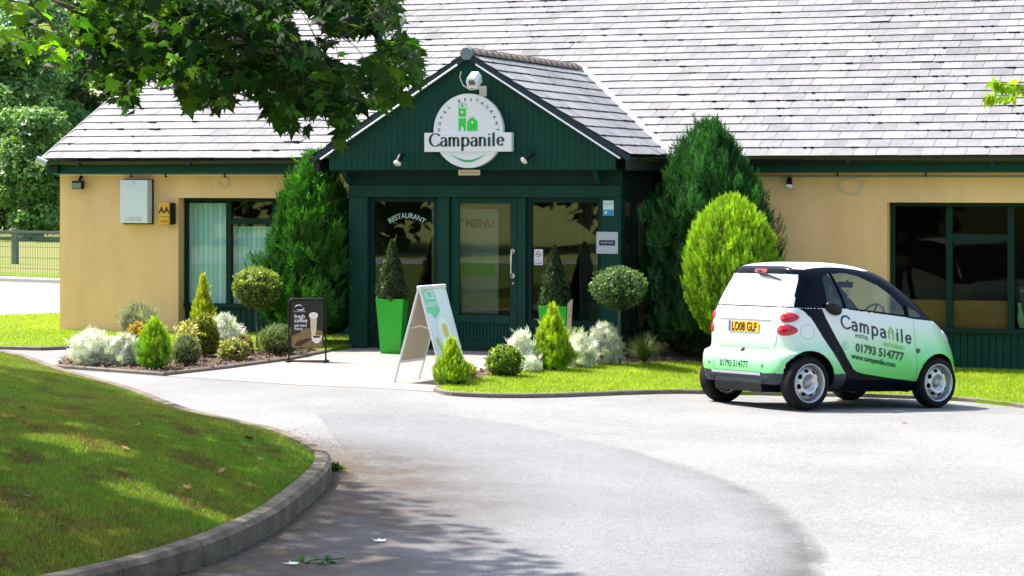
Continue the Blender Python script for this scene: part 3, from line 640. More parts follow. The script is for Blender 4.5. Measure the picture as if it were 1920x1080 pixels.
flat(rrect(-.20, .195, .18, .40, .03)[:6]+[(-.02, .43), (-.12, .36), (-.20, .33)]+rrect(-.20, .195, .18, .40, .03)[12:], mat('coffee_tan', (.30, .20, .07), .6, var=.5, vscale=9, col2=(.16, .09, .03)), 'picture', -.0085)
flat([(-.13, .26), (.0, .30), (.06, .29), (-.02, .24), (-.09, .20), (-.17, .20)], mat('coffee_brown', (.05, .02, .008), .6), 'picture', -.0105)
flat([(.035, .60), (.125, .585), (.115, .40), (.105, .33), (.055, .33), (.045, .42)], mat('glass_tan', (.62, .50, .30), .5, var=.4, vscale=14, col2=(.7, .64, .5)), 'cup', -.0105)
flat([(.03+.058*math.cos(t)+.05, .59+.042*math.sin(t)) for t in [2*PI*i/20 for i in range(20)]], mat('foam', (.85, .80, .70), .6), 'foam', -.0125)
flat([(.05, .335), (.19, .335), (.175, .27), (.14, .235), (.10, .235), (.065, .27)], mat('foam', (0, 0, 0)), 'cup', -.0125)
flat([(.065, .33), (.175, .33), (.155, .305), (.085, .305)], mat('coffee_brown', (0, 0, 0)), 'drink', -.0142)
MW = mat('print_white', (.8, .8, .8), .5)
for i, tx in enumerate(('fresh', 'coffee')): lettering('lettering', tx, .072, planefn(-.165, -.0105, .555-i*.052), MW, cs, bold=.0010, align='LEFT', sx=.95)
for i, tx in enumerate(('served', 'here')): lettering('lettering', tx, .062, planefn(-.165, -.0105, .445-i*.042), MW, cs, bold=.0003, align='LEFT', sx=.95)
lettering('lettering', 'COFFEE HOUSE', .022, planefn(-.10, -.0105, .635), MW, cs)
b = MB()
for s in (0, PI):
    P = A_(-.10, .69, .045, .024, 20, 200, 14) if s == 0 else A_(-.10, .69, .045, .024, 200, 380, 14)
    dx = .012 if s else -.006
    b.tube([(x+dx, -.0115, z-(.008 if s else -.008)) for x, z in P], [.002+.006*math.sin(PI*i/14) for i in range(15)], 6)
b.build('logo', MW, cs)

# A-board --------------------------------------------------------------
def cw(u, v): return Vector((0, 0))+Vector((RD.x, RD.y))*u+Vector((VD.x, VD.y))*v
ev = cw(.25, .42); sv = cw(.60, -.36)
Ln = Vector((.60, -4.33)); ctr = Ln+ev*.5+sv*.5; ev3 = Vector((ev.x, ev.y, 0)).normalized(); sv3 = Vector((sv.x, sv.y, 0)); sv3 = (sv3-ev3*sv3.dot(ev3)).normalized()
ab = empty('pavement_board', (ctr.x, ctr.y, .006), math.atan2(ev3.y, ev3.x), 'white folding pavement board with an ice cream poster in front of the door', 'A-board')
# local x = along ridge (away), local y = -sv side
HW = .26; SP = .34; HT = 1.10
for s in (-1, 1):      # s=-1 : side facing right/viewer (poster)
    up = Vector((0, -s*SP, HT)).normalized(); base = Vector((0, s*SP, 0)); nrm = Vector((0, s*HT, SP)).normalized(); L = math.hypot(SP, HT)
    b = MB()
    for x in (-HW, HW): b.obox(base+up*L/2+Vector((x, 0, 0)), (.014, 0, 0), nrm*.010, up*L/2)
    for h_ in (.25, L-.02): b.obox(base+up*h_, (HW, 0, 0), nrm*.012, up*.018)
    b.build('frame', mat('board_alu', (.74, .74, .75), .35), ab, bevel=.003)
    b = MB(); b.obox(base+up*(.25+L)/2, (HW-.012, 0, 0), nrm*.005, up*((L-.25)/2-.01)); b.build('panel', mat('panel_white', (.80, .82, .84), .25) if s < 0 else mat('panel_beige', (.50, .44, .35), .7), ab)
    if s < 0:
        def pf(x, y, d=.0075): return base+up*y+Vector((x, 0, 0))+nrm*d   # x = -x is image left (near)
        def poly(pts, m, nm, d=.0075): MB().add([pf(x, y, d) for x, y in pts], [tuple(range(len(pts)))]).build(nm, m, ab)
        poly([(-.235, 1.12), (.0, 1.12), (.02, .97), (.04, .86), (-.04, .80), (-.10, .76), (-.16, .83), (-.23, .84)], mat('banner_green', (.22, .68, .36), .5), 'banner')
        poly([(.02+.13*math.cos(t), .58+.20*math.sin(t)) for t in [2*PI*i/24 for i in range(24)]], mat('cream_print', (.9, .9, .82), .5), 'picture')
        poly([(.04+.055*math.cos(t), .62+.085*math.sin(t)) for t in [2*PI*i/20 for i in range(20)]], mat('scoop_yellow', (.80, .58, .14), .5), 'picture', .0095)
        poly([(-.16, .56), (-.10, .40), (-.02, .33), (.05, .40), (.12, .30), (.10, .26), (.0, .27), (-.13, .38), (-.2, .52)], mat('leaf_yellow', (.62, .60, .10), .5), 'picture', .0095)
        V, F_ = text_mesh('ICE', .15, bold=.003); MB().add([pf(-.11+x, 1.0+y, .0095) for x, y in V], F_).build('lettering', MW, ab)
        V, F_ = text_mesh('CREAM', .075, bold=.002); MB().add([pf(-.11+x, .91+y, .0095) for x, y in V], F_).build('lettering', MW, ab)
b = MB(); b.box(-HW-.012, HW+.012, -.03, .03, HT-.03, HT+.012); b.build('hinge_cap', MATS['board_alu'], ab, bevel=.01)
b = MB(); 
for x in (-HW+.03,): b.tube([(x, -SP*.42, .62), (x, 0, .655), (x, SP*.42, .62)], .010, 6)
b.build('stay', mat('stay_cream', (.6, .55, .4), .5), ab)

# stake
b = MB(); b.prism([(-.03, 0), (.03, 0), (.03, .86), (-.03, .80)], Matrix.Rotation(PI/2, 4, 'X'), .03)
o = b.build('wooden_stake', mat('stake', (.42, .33, .20), .8, var=.25, vscale=10)); o.location = (1.72, -1.45, float(zg(1.72, -1.45))); o.rotation_euler = (0, .05, .2); tag(o, 'pale wooden stake standing behind the golden conifer in the right bed', 'stake')

# leaflets behind the glass of the right window
lr_ = empty('leaflet_rack', (6.93, 2.42, .34), 0, 'white and pale green leaflets standing behind the right window by the frame edge', 'leaflets')
MB().box(-.14, .6, .06, .075, .0, .56).build('rail_panel', mat('rack_grey', (.10, .10, .10), .5), lr_)
MB().tube([(-.14, .05, .50), (.6, .05, .50)], .008, 6).build('rail', M_ALU, lr_)
for i, (x, a, h_) in enumerate(((-.10, .20, .34), (-.02, .04, .40), (.06, -.03, .44), (.15, .06, .42), (.25, -.05, .45))):
    b = MB(); n = 8; V = []
    for k in range(n+1):
        z = h_*k/n; wd_ = .035+.012*math.sin(k*.7); xx = x+a*(z-.0)*.6*(-1)
        V += [(xx-wd_, .03-.02*math.sin(k*.35), z), (xx+wd_, .02+.015*math.cos(k*.4), z)]
    b.add(V, [(2*k, 2*k+1, 2*k+3, 2*k+2) for k in range(n)]); o = b.build('leaflet', mat('leaflet_white', (.75, .80, .72), .6) if i % 2 else mat('leaflet_green', (.45, .72, .45), .6), lr_); md = o.modifiers.new('s', 'SOLIDIFY'); md.thickness = .004
# brown dirt washed along the kerb (a thin uneven stain that fades out over the asphalt)
def dirt_mat(c0=(.075, .055, .04, 1), c1=(.17, .135, .11, 1)):
    m = bpy.data.materials.new('kerb_dirt'); m.use_nodes = True; t = m.node_tree; b = t.nodes['Principled BSDF']; L = t.links.new
    a = t.nodes.new('ShaderNodeAttribute'); a.attribute_name = 'tint'; tc = t.nodes.new('ShaderNodeTexCoord'); n = t.nodes.new('ShaderNodeTexNoise'); n.inputs['Scale'].default_value = 2.2; n.inputs['Detail'].default_value = 9; n.inputs['Roughness'].default_value = .7; L(tc.outputs['Object'], n.inputs['Vector'])
    mr = t.nodes.new('ShaderNodeMapRange'); mr.inputs[1].default_value = .38; mr.inputs[2].default_value = .62; mr.inputs[3].default_value = .35; mr.inputs[4].default_value = 1; L(n.outputs[0], mr.inputs[0])
    mu = t.nodes.new('ShaderNodeMath'); mu.operation = 'MULTIPLY'; L(a.outputs['Fac'], mu.inputs[0]); L(mr.outputs[0], mu.inputs[1])
    tr = t.nodes.new('ShaderNodeBsdfTransparent'); ms = t.nodes.new('ShaderNodeMixShader'); L(mu.outputs[0], ms.inputs[0]); L(tr.outputs[0], ms.inputs[1]); L(b.outputs[0], ms.inputs[2]); L(ms.outputs[0], t.nodes['Material Output'].inputs[0])
    n2 = t.nodes.new('ShaderNodeTexNoise'); n2.inputs['Scale'].default_value = 45; L(tc.outputs['Object'], n2.inputs['Vector']); mx = t.nodes.new('ShaderNodeMix'); mx.data_type = 'RGBA'; L(n2.outputs[0], mx.inputs[0]); mx.inputs[6].default_value = c0; mx.inputs[7].default_value = c1; L(mx.outputs[2], b.inputs['Base Color']); b.inputs['Roughness'].default_value = .95; b.inputs['Specular IOR Level'].default_value = .1
    return m
M_DIRT = dirt_mat()
def stain(path, widths, alph, wfun, efun, z, m, name='road_dirt'):
    b = MB(); N_ = len(path)
    for i, p in enumerate(path):
        d = (path[min(i+1, N_-1)]-path[max(i-1, 0)]).normalized(); nn = Vector((d.y, -d.x))
        for w_, a_ in zip(widths, alph):
            q = p+nn*w_*wfun(i, N_); b.col = (a_*efun(i, N_),)*3; b.add([(q.x, q.y, float(zg(q.x, q.y))+z)], [])
    nw = len(widths); b.f = [(i*nw+k, i*nw+k+1, (i+1)*nw+k+1, (i+1)*nw+k) for i in range(N_-1) for k in range(nw-1)]
    tag(b.build(name, m), kind='structure')
stain(KERB[8:90], (0, .10, .35, .7, 1.1, 1.6, 2.1), (1, 1, .85, .62, .38, .15, 0), lambda i, n: .55+.45*min(1, (n-1-i)/45), lambda i, n: min(1, i/14, (n-1-i)/30), .009, M_DIRT)
ARC = dens(catmull([(3.2, -7.35), (4.86, -8.7), (6.34, -10.69), (7.22, -12.65), (7.65, -14.28), (7.9, -18)], 6), .3)
stain(ARC, (-.10, -.02, .06, .22, .5), (0, .55, .75, .3, 0), lambda i, n: .6+.6*i/n, lambda i, n: min(1, (i/n)**1.2*1.3), .009, dirt_mat((.06, .055, .055, 1), (.16, .15, .15, 1)))

# ================================================================== the small city car
CF = Vector((.600, .799, -.043)).normalized(); CLft = Vector((-.800, .600, -.022)); CLft = (CLft-CF*CLft.dot(CF)).normalized(); CU = CF.cross(CLft)
CO = Vector((4.65, -4.282, -.137))+CLft*.05
car = empty('city_car', (0, 0, 0), 0, 'small white and green two-seat car with a black roof frame parked by the lawn', 'car')
car.matrix_world = Matrix(((CF.x, CLft.x, CU.x, CO.x), (CF.y, CLft.y, CU.y, CO.y), (CF.z, CLft.z, CU.z, CO.z), (0, 0, 0, 1)))
PR = np.array([(.30,.21),(.12,.235),(.03,.255),(.012,.33),(.00,.42),(.00,.50),(.008,.555),(.025,.585),(.085,.605),(.108,.63),(.105,.67),(.095,.74),(.09,.82),(.098,.92),(.12,1.02),(.145,1.10),(.19,1.21),(.245,1.32),(.295,1.41),(.31,1.46),(.34,1.50),
 (.45,1.528),(.62,1.548),(.85,1.558),(1.1,1.55),(1.35,1.522),(1.55,1.475),(1.72,1.405),(1.90,1.30),(2.06,1.19),(2.20,1.08),(2.31,.995),(2.40,.945),(2.50,.87),(2.58,.78),(2.635,.68),(2.675,.57),(2.695,.46),(2.69,.35),(2.65,.25),(2.55,.19),
 (2.3,.17),(1.9,.165),(1.3,.165),(.9,.17),(.5,.185)])
PR[:, 1] += .065*np.clip(PR[:, 1]-1.1, 0, 9)
cm = [np.array(v) for v in catmull([tuple(p) for p in PR], 14, True)]; cm = np.array(cm)
CC = np.array((1.30, .74)); NE = 7.0
seg = np.linalg.norm(np.roll(cm, -1, 0)-cm, axis=1); cum = np.concatenate([[0], np.cumsum(seg)]); NT = 860
tt = np.linspace(0, cum[-1], NT, endpoint=False); cmx = np.vstack([cm, cm[:1]])
PRF = np.stack([np.interp(tt, cum, cmx[:, 0]), np.interp(tt, cum, cmx[:, 1])], 1)
thp = np.arctan2(PRF[:, 1]-CC[1], PRF[:, 0]-CC[0]); rp = np.linalg.norm(PRF-CC, axis=1); oo = np.argsort(thp); thp_s, rp_s = thp[oo], rp[oo]
thp_s = np.concatenate([thp_s-2*PI, thp_s, thp_s+2*PI]); rp_s = np.tile(rp_s, 3)
AX = ((.37, .285), (2.25, .280)); AR = (.348, .325)
def Wf(x, z):
    x = np.asarray(x, float); z = np.asarray(z, float)
    w_ = np.interp(z, [.15, .3, .45, .62, .8, .95, 1.08, 1.2, 1.32, 1.46, 1.56], [.70, .765, .785, .785, .765, .75, .73, .70, .665, .62, .59])
    w_ = w_-.05*sm((x-2.1)/.6)*(z < 5)
    for (ax, az), r in zip(AX, AR):
        d = np.hypot(x-ax, z-az); w_ = w_+.028*np.exp(-((d-r-.02)/.10)**2)*sm((.78-z)/.25)
    w_ = w_-.022*np.exp(-((x-1.35)/.42)**2)*sm((.80-z)/.3)*sm((z-.3)/.1)
    return w_
def Ys(x, z):
    x = np.asarray(x, float); z = np.asarray(z, float); d = np.hypot(x-CC[0], z-CC[1]); th = np.arctan2(z-CC[1], x-CC[0])
    K = np.clip(d/np.interp(th, thp_s, rp_s), 0, 1); return Wf(x, z)*(1-K**NE)**(1/NE)
def Xr(y, z, front=False):
    lo, hi = (2.75, 1.3) if front else (-.05, 1.3)
    for _ in range(26):
        m_ = (lo+hi)/2
        if float(Ys(m_, z)) >= abs(y)+1e-4: hi = m_
        else: lo = m_
    return hi
# dense shell
Sv = np.concatenate([np.linspace(0, .80, 54), []]); Kv = (1-Sv**NE)**(1/NE); K2 = np.concatenate([np.linspace(Kv[-1], .02, 104)[1:], [.008, .0005]])
KK = np.concatenate([Kv, K2]); SS = np.concatenate([Sv, (1-K2**NE)**(1/NE)])
def shell(sgn, NTs=1):
    P = CC+(PRF[None]-CC)*KK[:, None, None]; x, z = P[..., 0], P[..., 1]; y = sgn*Wf(x, z)*SS[:, None]
    V = np.stack([x, y, z], -1).reshape(-1, 3); n = NT; R_ = len(KK); I = np.arange(R_*n).reshape(R_, n); J = np.roll(I, -1, 1)
    F = np.stack([I[:-1], J[:-1], J[1:], I[1:]], -1).reshape(-1, 4)
    if sgn > 0: F = F[:, ::-1]
    return V, F
def inpoly(px, pz, poly):
    c = np.zeros(len(px), bool); n = len(poly)
    for i in range(n):
        x0, z0 = poly[i]; x1, z1 = poly[(i+1) % n]; cond = ((z0 > pz) != (z1 > pz))
        with np.errstate(divide='ignore', invalid='ignore'): c ^= cond & (px < (x1-x0)*(pz-z0)/((z1-z0) or 1e-9)+x0)
    return c
DOOR = [(.575, 1.085), (.62, .974), (.756, .758), (.88, .578), (1.0, .433), (1.06, .405), (1.15, .385), (1.517, .339), (1.89, .30), (1.90, .60), (1.89, .985), (1.768, 1.005), (.956, 1.078)]
BAND = [(.285, 1.085), (.35, 1.045), (.43, .965), (.55, .793), (.70, .595), (.82, .451), (.90, .375), (.92, .10), (1.95, .10), (1.94, .30), (1.89, .30), (1.517, .339), (1.15, .385), (1.06, .405), (1.0, .433), (.88, .578), (.756, .758), (.62, .974), (.575, 1.085)]
QW = [(.66, 1.395), (.70, 1.44), (.775, 1.462), (.885, 1.105), (.66, 1.13)]
MW_ = [(.82, 1.467), (1.02, 1.474), (1.19, 1.444), (1.44, 1.347), (1.60, 1.25), (1.735, 1.13), (1.77, 1.022), (.935, 1.095)]
TW = [(1.835, 1.125), (1.99, 1.055), (2.02, 1.02), (1.99, 1.005), (1.835, 1.015)]
groups = {}
GV = []; off = 0
allV = []; allF = []; allK = []
for sgn in (-1, 1):
    V, F = shell(sgn); c = V[F].mean(1); x, y, z = c.T; ay = np.abs(y)
    side = ay > .84*Ys(x, z).clip(.0)   # always true on the outer ring: used with Wf below
    lat = ay > .70*Wf(x, z)
    k = np.full(len(F), 'body_frame', dtype=object); sfx = '|R' if sgn < 0 else '|L'
    rear = (x < .62) & (ay < .66)
    low = z < 1.09-0*x
    front = x > 1.95
    # colour panels
    k[(z < 1.088) & (x < .95)] = 'rear_quarter_panel'+sfx
    k[(z < 1.088) & (x < .30) & (ay < .60-.12*np.clip((1.08-z)/.45, 0, 1)) & (z > .645)] = 'tailgate'
    k[(z <= .625) & (x < .40) & (ay < .70)] = 'rear_bumper'
    k[(x >= 1.89) & (z < 1.0)] = 'front_wing'+sfx
    k[(x >= 2.2) & (ay < .56) & (z < 1.01) & (z > .66)] = 'bonnet'
    k[(x >= 2.3) & (z <= .66)] = 'front_bumper'
    k[lat & inpoly(x, z, [(1.87, 1.10), (1.88, .988), (2.05, .975), (2.2, .965), (2.30, .96), (2.33, 1.02), (2.1, 1.25)])] = 'body_frame'
    k[(z < .384) & (x < .95)] = 'lower_valance'
    k[(z < .26)] = 'lower_valance'
    k[lat & inpoly(x, z, DOOR)] = 'door'+sfx
    k[lat & inpoly(x, z, BAND)] = 'body_frame'
    k[(x < .5) & (z > 1.10) & (z < 1.448) & (ay < .648-.30*(z-1.10)) & ~(lat & (x > .42))] = 'rear_window'
    k[(z > 1.505) & (ay < .52) & (x > .37) & (x < 1.50)] = 'roof_panel'
    k[(x > 1.52) & (z > 1.012) & (ay < np.interp(z, [1.0, 1.45], [.64, .50])) & ~lat] = 'windscreen'
    for Pn, nm in ((QW, 'quarter_window'), (MW_, 'door_window'), (TW, 'corner_window')): k[(ay > .6*Wf(x, z)) & inpoly(x, z, Pn)] = nm+sfx
    k[(ay < .10) & (z > 1.465) & (z < 1.502) & (x < .40)] = 'high_brake_light'
    cut = np.zeros(len(F), bool)
    for (ax, az), r in zip(AX, AR): cut |= (np.hypot(x-ax, z-az) < r) & (ay > .42) & ((x > .085) | (z < .26)) & (x < 2.62)
    cut |= (z < .25) & (x < .30)
    cut |= (z < .20) & (ay < .5) & (x > .2) & (x < 2.5) & False
    k[cut] = ''
    for nm in set(k): 
        if nm: groups.setdefault(nm, []).append((V, F[k == nm]))
def paint():
    m = bpy.data.materials.new('car_livery'); m.use_nodes = True; t = m.node_tree; b = t.nodes['Principled BSDF']; L = t.links.new
    tc = t.nodes.new('ShaderNodeTexCoord'); sx = t.nodes.new('ShaderNodeSeparateXYZ'); L(tc.outputs['Object'], sx.inputs[0])
    ad = t.nodes.new('ShaderNodeMath'); ad.operation = 'MULTIPLY_ADD'; L(sx.outputs[0], ad.inputs[0]); ad.inputs[1].default_value = -.085; L(sx.outputs[2], ad.inputs[2])
    r = t.nodes.new('ShaderNodeValToRGB'); L(ad.outputs[0], r.inputs[0]); e = r.color_ramp.elements
    e[0].position = .24; e[0].color = (.06, .56, .085, 1); e[1].position = .86; e[1].color = (.74, .76, .75, 1)
    for p, c in ((.36, (.13, .66, .18, 1)), (.48, (.29, .72, .35, 1)), (.60, (.47, .75, .51, 1)), (.74, (.66, .77, .67, 1))):
        q = e.new(p); q.color = c
    L(r.outputs[0], b.inputs['Base Color']); b.inputs['Roughness'].default_value = .34; b.inputs['Coat Weight'].default_value = .7; b.inputs['Coat Roughness'].default_value = .06
    n = t.nodes.new('ShaderNodeTexNoise'); n.inputs['Scale'].default_value = 3; L(tc.outputs['Object'], n.inputs['Vector']); bp = t.nodes.new('ShaderNodeBump'); bp.inputs['Strength'].default_value = .04; bp.inputs['Distance'].default_value = .05; L(n.outputs[0], bp.inputs['Height']); L(bp.outputs[0], b.inputs['Coat Normal'])
    return m
M_CAR = paint()
M_CBLK = mat('car_black', (.002, .003, .008), .2, spec=.12); M_CPLA = mat('car_dark_plastic', (.022, .027, .042), .5, var=.1, vscale=8)
M_CWHT = mat('car_white', (.74, .75, .77), .18); M_RGL = mat('rear_glass_film', (.62, .66, .74), .06, var=.05, vscale=2, spec=.9)
M_CGL = glass('car_glass', (.76, .90, .83), 1.0, .01, 1.6); M_RED = mat('lamp_red', (.42, .006, .012), .08, spec=.9)
M_RUB = mat('tyre', (.009, .009, .0095), .8, bump=.2, bscale=60, spec=.2)
mm = {'body_frame': M_CBLK, 'roof_panel': M_CWHT, 'rear_window': M_RGL, 'windscreen': M_CGL, 'lower_valance': M_CPLA, 'high_brake_light': M_RED}
cparts = {}
for nm, lst in groups.items():
    base = nm.split('|')[0]; Vs = []; Fs = []; o_ = 0
    for V, F in lst:
        u, inv = np.unique(F, return_inverse=True); Vs.append(V[u]); Fs.append(inv.reshape(F.shape)+o_); o_ += len(u)
    V = np.vstack(Vs); F = np.vstack(Fs)
    # weld the centre line
    key = np.round(V*20000).astype(np.int64); _, ui, inv = np.unique(key, axis=0, return_index=True, return_inverse=True); V = V[ui]; F = inv.ravel()[F]
    m = mm.get(base) or (M_CGL if 'window' in base and base != 'rear_window' else M_CAR)
    cparts[nm] = npmesh(base, V, F, m, car, smooth=True)
def sp(x, z, o=.002, s=-1): return (float(x), s*(float(Ys(x, z))+o), float(z))
def rpz(y, z, o=.002): return (Xr(y, z)-o, float(y), float(z))
def sline(pts, r=.0028, s=-1, n=10):
    P = []
    for a, c in zip(pts[:-1], pts[1:]):
        for i in range(n): t = i/n; P.append(sp(a[0]+(c[0]-a[0])*t, a[1]+(c[1]-a[1])*t, -.0005, s))
    P.append(sp(*pts[-1], -.0005, s)); return P
def rline(pts, n=8, o=.0005):
    P = []
    for a, c in zip(pts[:-1], pts[1:]):
        for i in range(n): t = i/n; P.append(rpz(a[0]+(c[0]-a[0])*t, a[1]+(c[1]-a[1])*t, o))
    P.append(rpz(*pts[-1], o)); return P
M_SEAM = mat('seam', (.03, .035, .04), .6)
def seam(P, r, name='panel_seam'): MB().tube(P, r, 5).build(name, M_SEAM, car)
for s in (-1, 1):
    seam(sline([(1.90, .30), (1.905, .60), (1.89, .985)], s=s), .0022); seam(sline(DOOR[:4], s=s), .003)
    seam(rline([(s*.60, 1.08), (s*.585, .95), (s*.52, .70), (s*.475, .645)]), .0022); seam(rline([(s*.46, .58), (s*.43, .55), (s*.41, .40)]), .0012)
seam(sline([(.365+.085*math.cos(t), .836+.079*math.sin(t)) for t in [2*PI*i/28 for i in range(29)]], n=2), .0016, 'fuel_flap')
seam(rline([(.62, 1.094), (-.62, 1.094)], 40, .001), .0045)
# wheel arch liners
for (ax, az), r in zip(AX, AR):
    for s in (-1, 1):
        b = MB(); V = []; n = 40
        for yy, rr in ((.40, r-.03), (.40, r+.01), (.79, r+.004)):
            for k in range(n+1):
                t = -.35+(PI+.7)*k/n; yv = yy if yy < .5 else min(float(Ys(ax+r*math.cos(t), max(.2, az+r*math.sin(t)))), .80)-.004
                V.append((ax+rr*math.cos(t), s*yv, max(az+rr*math.sin(t), .17)))
        b.add(V, [(j*(n+1)+k, j*(n+1)+k+1, (j+1)*(n+1)+k+1, (j+1)*(n+1)+k) for j in range(2) for k in range(n)])
        Vd = [(ax+(r-.02)*math.cos(t), s*.40, max(.17, az+(r-.02)*math.sin(t))) for t in [2*PI*k/32 for k in range(32)]]; b.add(Vd, [tuple(range(32))]); b.build('wheel_arch_liner', M_BLACK, car)
# underside / exhaust
MB().box(.42, 2.4, -.40, .40, .19, .30).build('underbody', M_BLACK, car)
MB().tube([(.25, .10, .235), (.25, -.38, .235)], .055, 12).build('silencer', mat('silencer', (.12, .08, .07), .6), car)
def wheel(x, z, s, R_=.287, steer=0):
    wz = empty('wheel', (x, s*.70, z)); wz.parent = car; wz.rotation_euler = (PI/2 if s < 0 else -PI/2, 0, 0)   # local +z points outwards
    hw = .088; rr = .207
    prof = [(rr-.005, -hw+.01), (rr+.02, -hw), (R_-.03, -hw-.002), (R_-.008, -hw+.016), (R_, -hw+.035), (R_+.001, 0), (R_, hw-.035), (R_-.008, hw-.016), (R_-.03, hw+.002), (rr+.03, hw+.004), (rr+.012, hw), (rr, hw-.008)]
    # tread grooves
    MB().lathe(prof, n=64).build('tyre', M_RUB, wz, smooth=True)
    p2 = [(rr+.004, hw-.006), (rr+.002, hw+.001), (rr-.006, hw), (rr-.012, hw-.012), (rr-.018, hw-.05), (rr-.022, -hw+.01), (rr-.012, -hw)]
    rim = MB().lathe(p2, n=64).build('rim', mat('rim_silver', (.55, .56, .58), .28, metal=.85), wz, smooth=True)
    # disc with oval openings
    nr, na = 34, 168; rad = np.linspace(.030, rr-.018, nr); ang_ = np.linspace(0, 2*PI, na, endpoint=False)
    RR_, AA = np.meshgrid(rad, ang_, indexing='ij'); hh = hw-.028-.022*np.cos((RR_-.03)/(rr-.048)*2*PI)*.8+(RR_ > .16)*(-.02)*((RR_-.16)/.02)
    V = np.stack([RR_*np.cos(AA), RR_*np.sin(AA), hh], -1).reshape(-1, 3); I = np.arange(nr*na).reshape(nr, na); J = np.roll(I, -1, 1)
    F = np.stack([I[:-1], I[1:], J[1:], J[:-1]], -1).reshape(-1, 4); c = V[F].mean(1); keep = np.ones(len(F), bool)
    for k in range(8):
        a = 2*PI*k/8+.25; u_ = c[:, 0]*math.cos(a)+c[:, 1]*math.sin(a)-.138; v_ = -c[:, 0]*math.sin(a)+c[:, 1]*math.cos(a)
        keep &= ((u_/.020)**2+(v_/.030)**2) > 1
    d = npmesh('wheel_disc', V, F[keep], MATS['rim_silver'], wz, smooth=True); md = d.modifiers.new('s', 'SOLIDIFY'); md.thickness = .006; md.offset = -1
    MB().lathe([(.0, hw-.016), (.028, hw-.018), (.046, hw-.026), (.052, hw-.05)], n=28).build('hub_cap', mat('hub_grey', (.30, .31, .34), .3, metal=.7), wz, smooth=True)
    MB().lathe([(0, -.02), (.15, -.02), (.15, .0), (0, .0)], n=28).build('brake_drum', M_BLACK, wz)
for s in (-1, 1): wheel(.37, .285, s, .287); wheel(2.25, .280, s, .280)
# lamps on the rear corners
def blob(pts2, fn, h, n=10):
    """domed lens over an outline: rings shrink to the centre and rise"""
    cx = sum(p[0] for p in pts2)/len(pts2); cz = sum(p[1] for p in pts2)/len(pts2); b = MB(); V = []; m_ = len(pts2)
    for j in range(n):
        k = 1-j/(n-1)*.98; hh = h*math.sqrt(max(0, 1-k*k))+.001
        for p in pts2: V.append(fn(cx+(p[0]-cx)*k, cz+(p[1]-cz)*k, hh))
    F = [(j*m_+i, j*m_+(i+1) % m_, (j+1)*m_+(i+1) % m_, (j+1)*m_+i) for j in range(n-1) for i in range(m_)]+[tuple((n-1)*m_+i for i in range(m_))]
    b.add(V, F); return b
def corner_pt(sy):
    # parameter q runs around the rear corner (arc length); maps q,z to the surface
    def f(q, z, h):
        tab = _ct
        x = np.interp(q, tab[:, 0], tab[:, 1]); y = np.interp(q, tab[:, 0], tab[:, 2]); nx = np.interp(q, tab[:, 0], tab[:, 3]); ny = np.interp(q, tab[:, 0], tab[:, 4])
        dx = Xr(.3, z)-Xr(.3, .9); return (x+dx+nx*h, sy*(y+ny*h), z)
    return f
ys_ = np.linspace(.30, .742, 60); xs_ = np.array([Xr(v, .9) for v in ys_]); xx_ = np.linspace(xs_[-1]+.004, .6, 60); yy_ = np.array([float(Ys(v, .9)) for v in xx_])
cx_, cy_ = np.concatenate([xs_, xx_]), np.concatenate([ys_, yy_]); dl = np.hypot(np.diff(cx_), np.diff(cy_)); q_ = np.concatenate([[0], np.cumsum(dl)])+.30
tx, ty = np.gradient(cx_, q_), np.gradient(cy_, q_); _ct = np.stack([q_, cx_, cy_, -ty, tx], 1)
for sy in (-1, 1):
    for cz, rx, rz in ((.985, .108, .054), (.845, .122, .062)):
        qc = .665 if cz > .9 else .660
        # teardrop: pointed to the inside
        pts = [(qc+rx*math.cos(t)*(1.0 if math.cos(t) < 0 else 1.0), cz+rz*math.sin(t)*(1-.25*math.cos(t)*(1))) for t in [2*PI*i/36 for i in range(36)]]
        blob(pts, corner_pt(sy), .020).build('tail_light', M_RED, car, smooth=True)
# rear window wiper, plate, handle strip, recess, light strip
b = MB(); b.tube([rpz(-.00, 1.462, .02), rpz(-.05, 1.45, .03), rpz(-.20, 1.43, .028), rpz(-.42, 1.385, .022)], [.02, .017, .013, .007], 8); b.tube([rpz(.0, 1.47, .0), rpz(0, 1.47, .03)], .02, 10); b.build('rear_wiper', M_BLACK, car)
def rear_patch(y0, y1, z0, z1, o, nx=16, nz=4):
    V = [rpz(y0+(y1-y0)*i/nx, z0+(z1-z0)*j/nz, o) for j in range(nz+1) for i in range(nx+1)]
    return MB().add(V, [(j*(nx+1)+i, j*(nx+1)+i+1, (j+1)*(nx+1)+i+1, (j+1)*(nx+1)+i) for j in range(nz) for i in range(nx)])
pl = MB(); px0 = Xr(0, .87)-.012
pl.box(px0, px0+.006, -.262, .262, .812, .925); plate = pl.build('number_plate', mat('plate_yellow', (.80, .42, .015), .4), car, bevel=.002)
MB().box(px0-.0012, px0, .222, .262, .812, .925).build('plate_band', mat('plate_blue', (.02, .10, .45), .4), plate)
lettering('lettering', 'LO08 GLF', .128, lambda x, y: (px0-.002, -(x+.012)+.0, .825+y), M_BLACK, plate, bold=.004, sx=.76, spacing=1.04)
b = MB(); P = rline([(.44, .955), (-.44, .955)], 24, .010); b.tube(P, .010, 8); b.build('handle_strip', M_CWHT, car, smooth=True)
rear_patch(-.44, .44, .592, .645, .007).build('tailgate_recess', mat('recess_grey', (.25, .32, .28), .5), car)
MB().tube([rpz(0, .60, .012), rpz(0, .625, .012)], .018, 8).build('tow_cover', M_BLACK, car)
rear_patch(-.40, .44, .352, .384, .010).build('bumper_strip', mat('strip_silver', (.45, .48, .54), .35), car)
M_TXT = mat('text_green', (.01, .075, .05), .4)
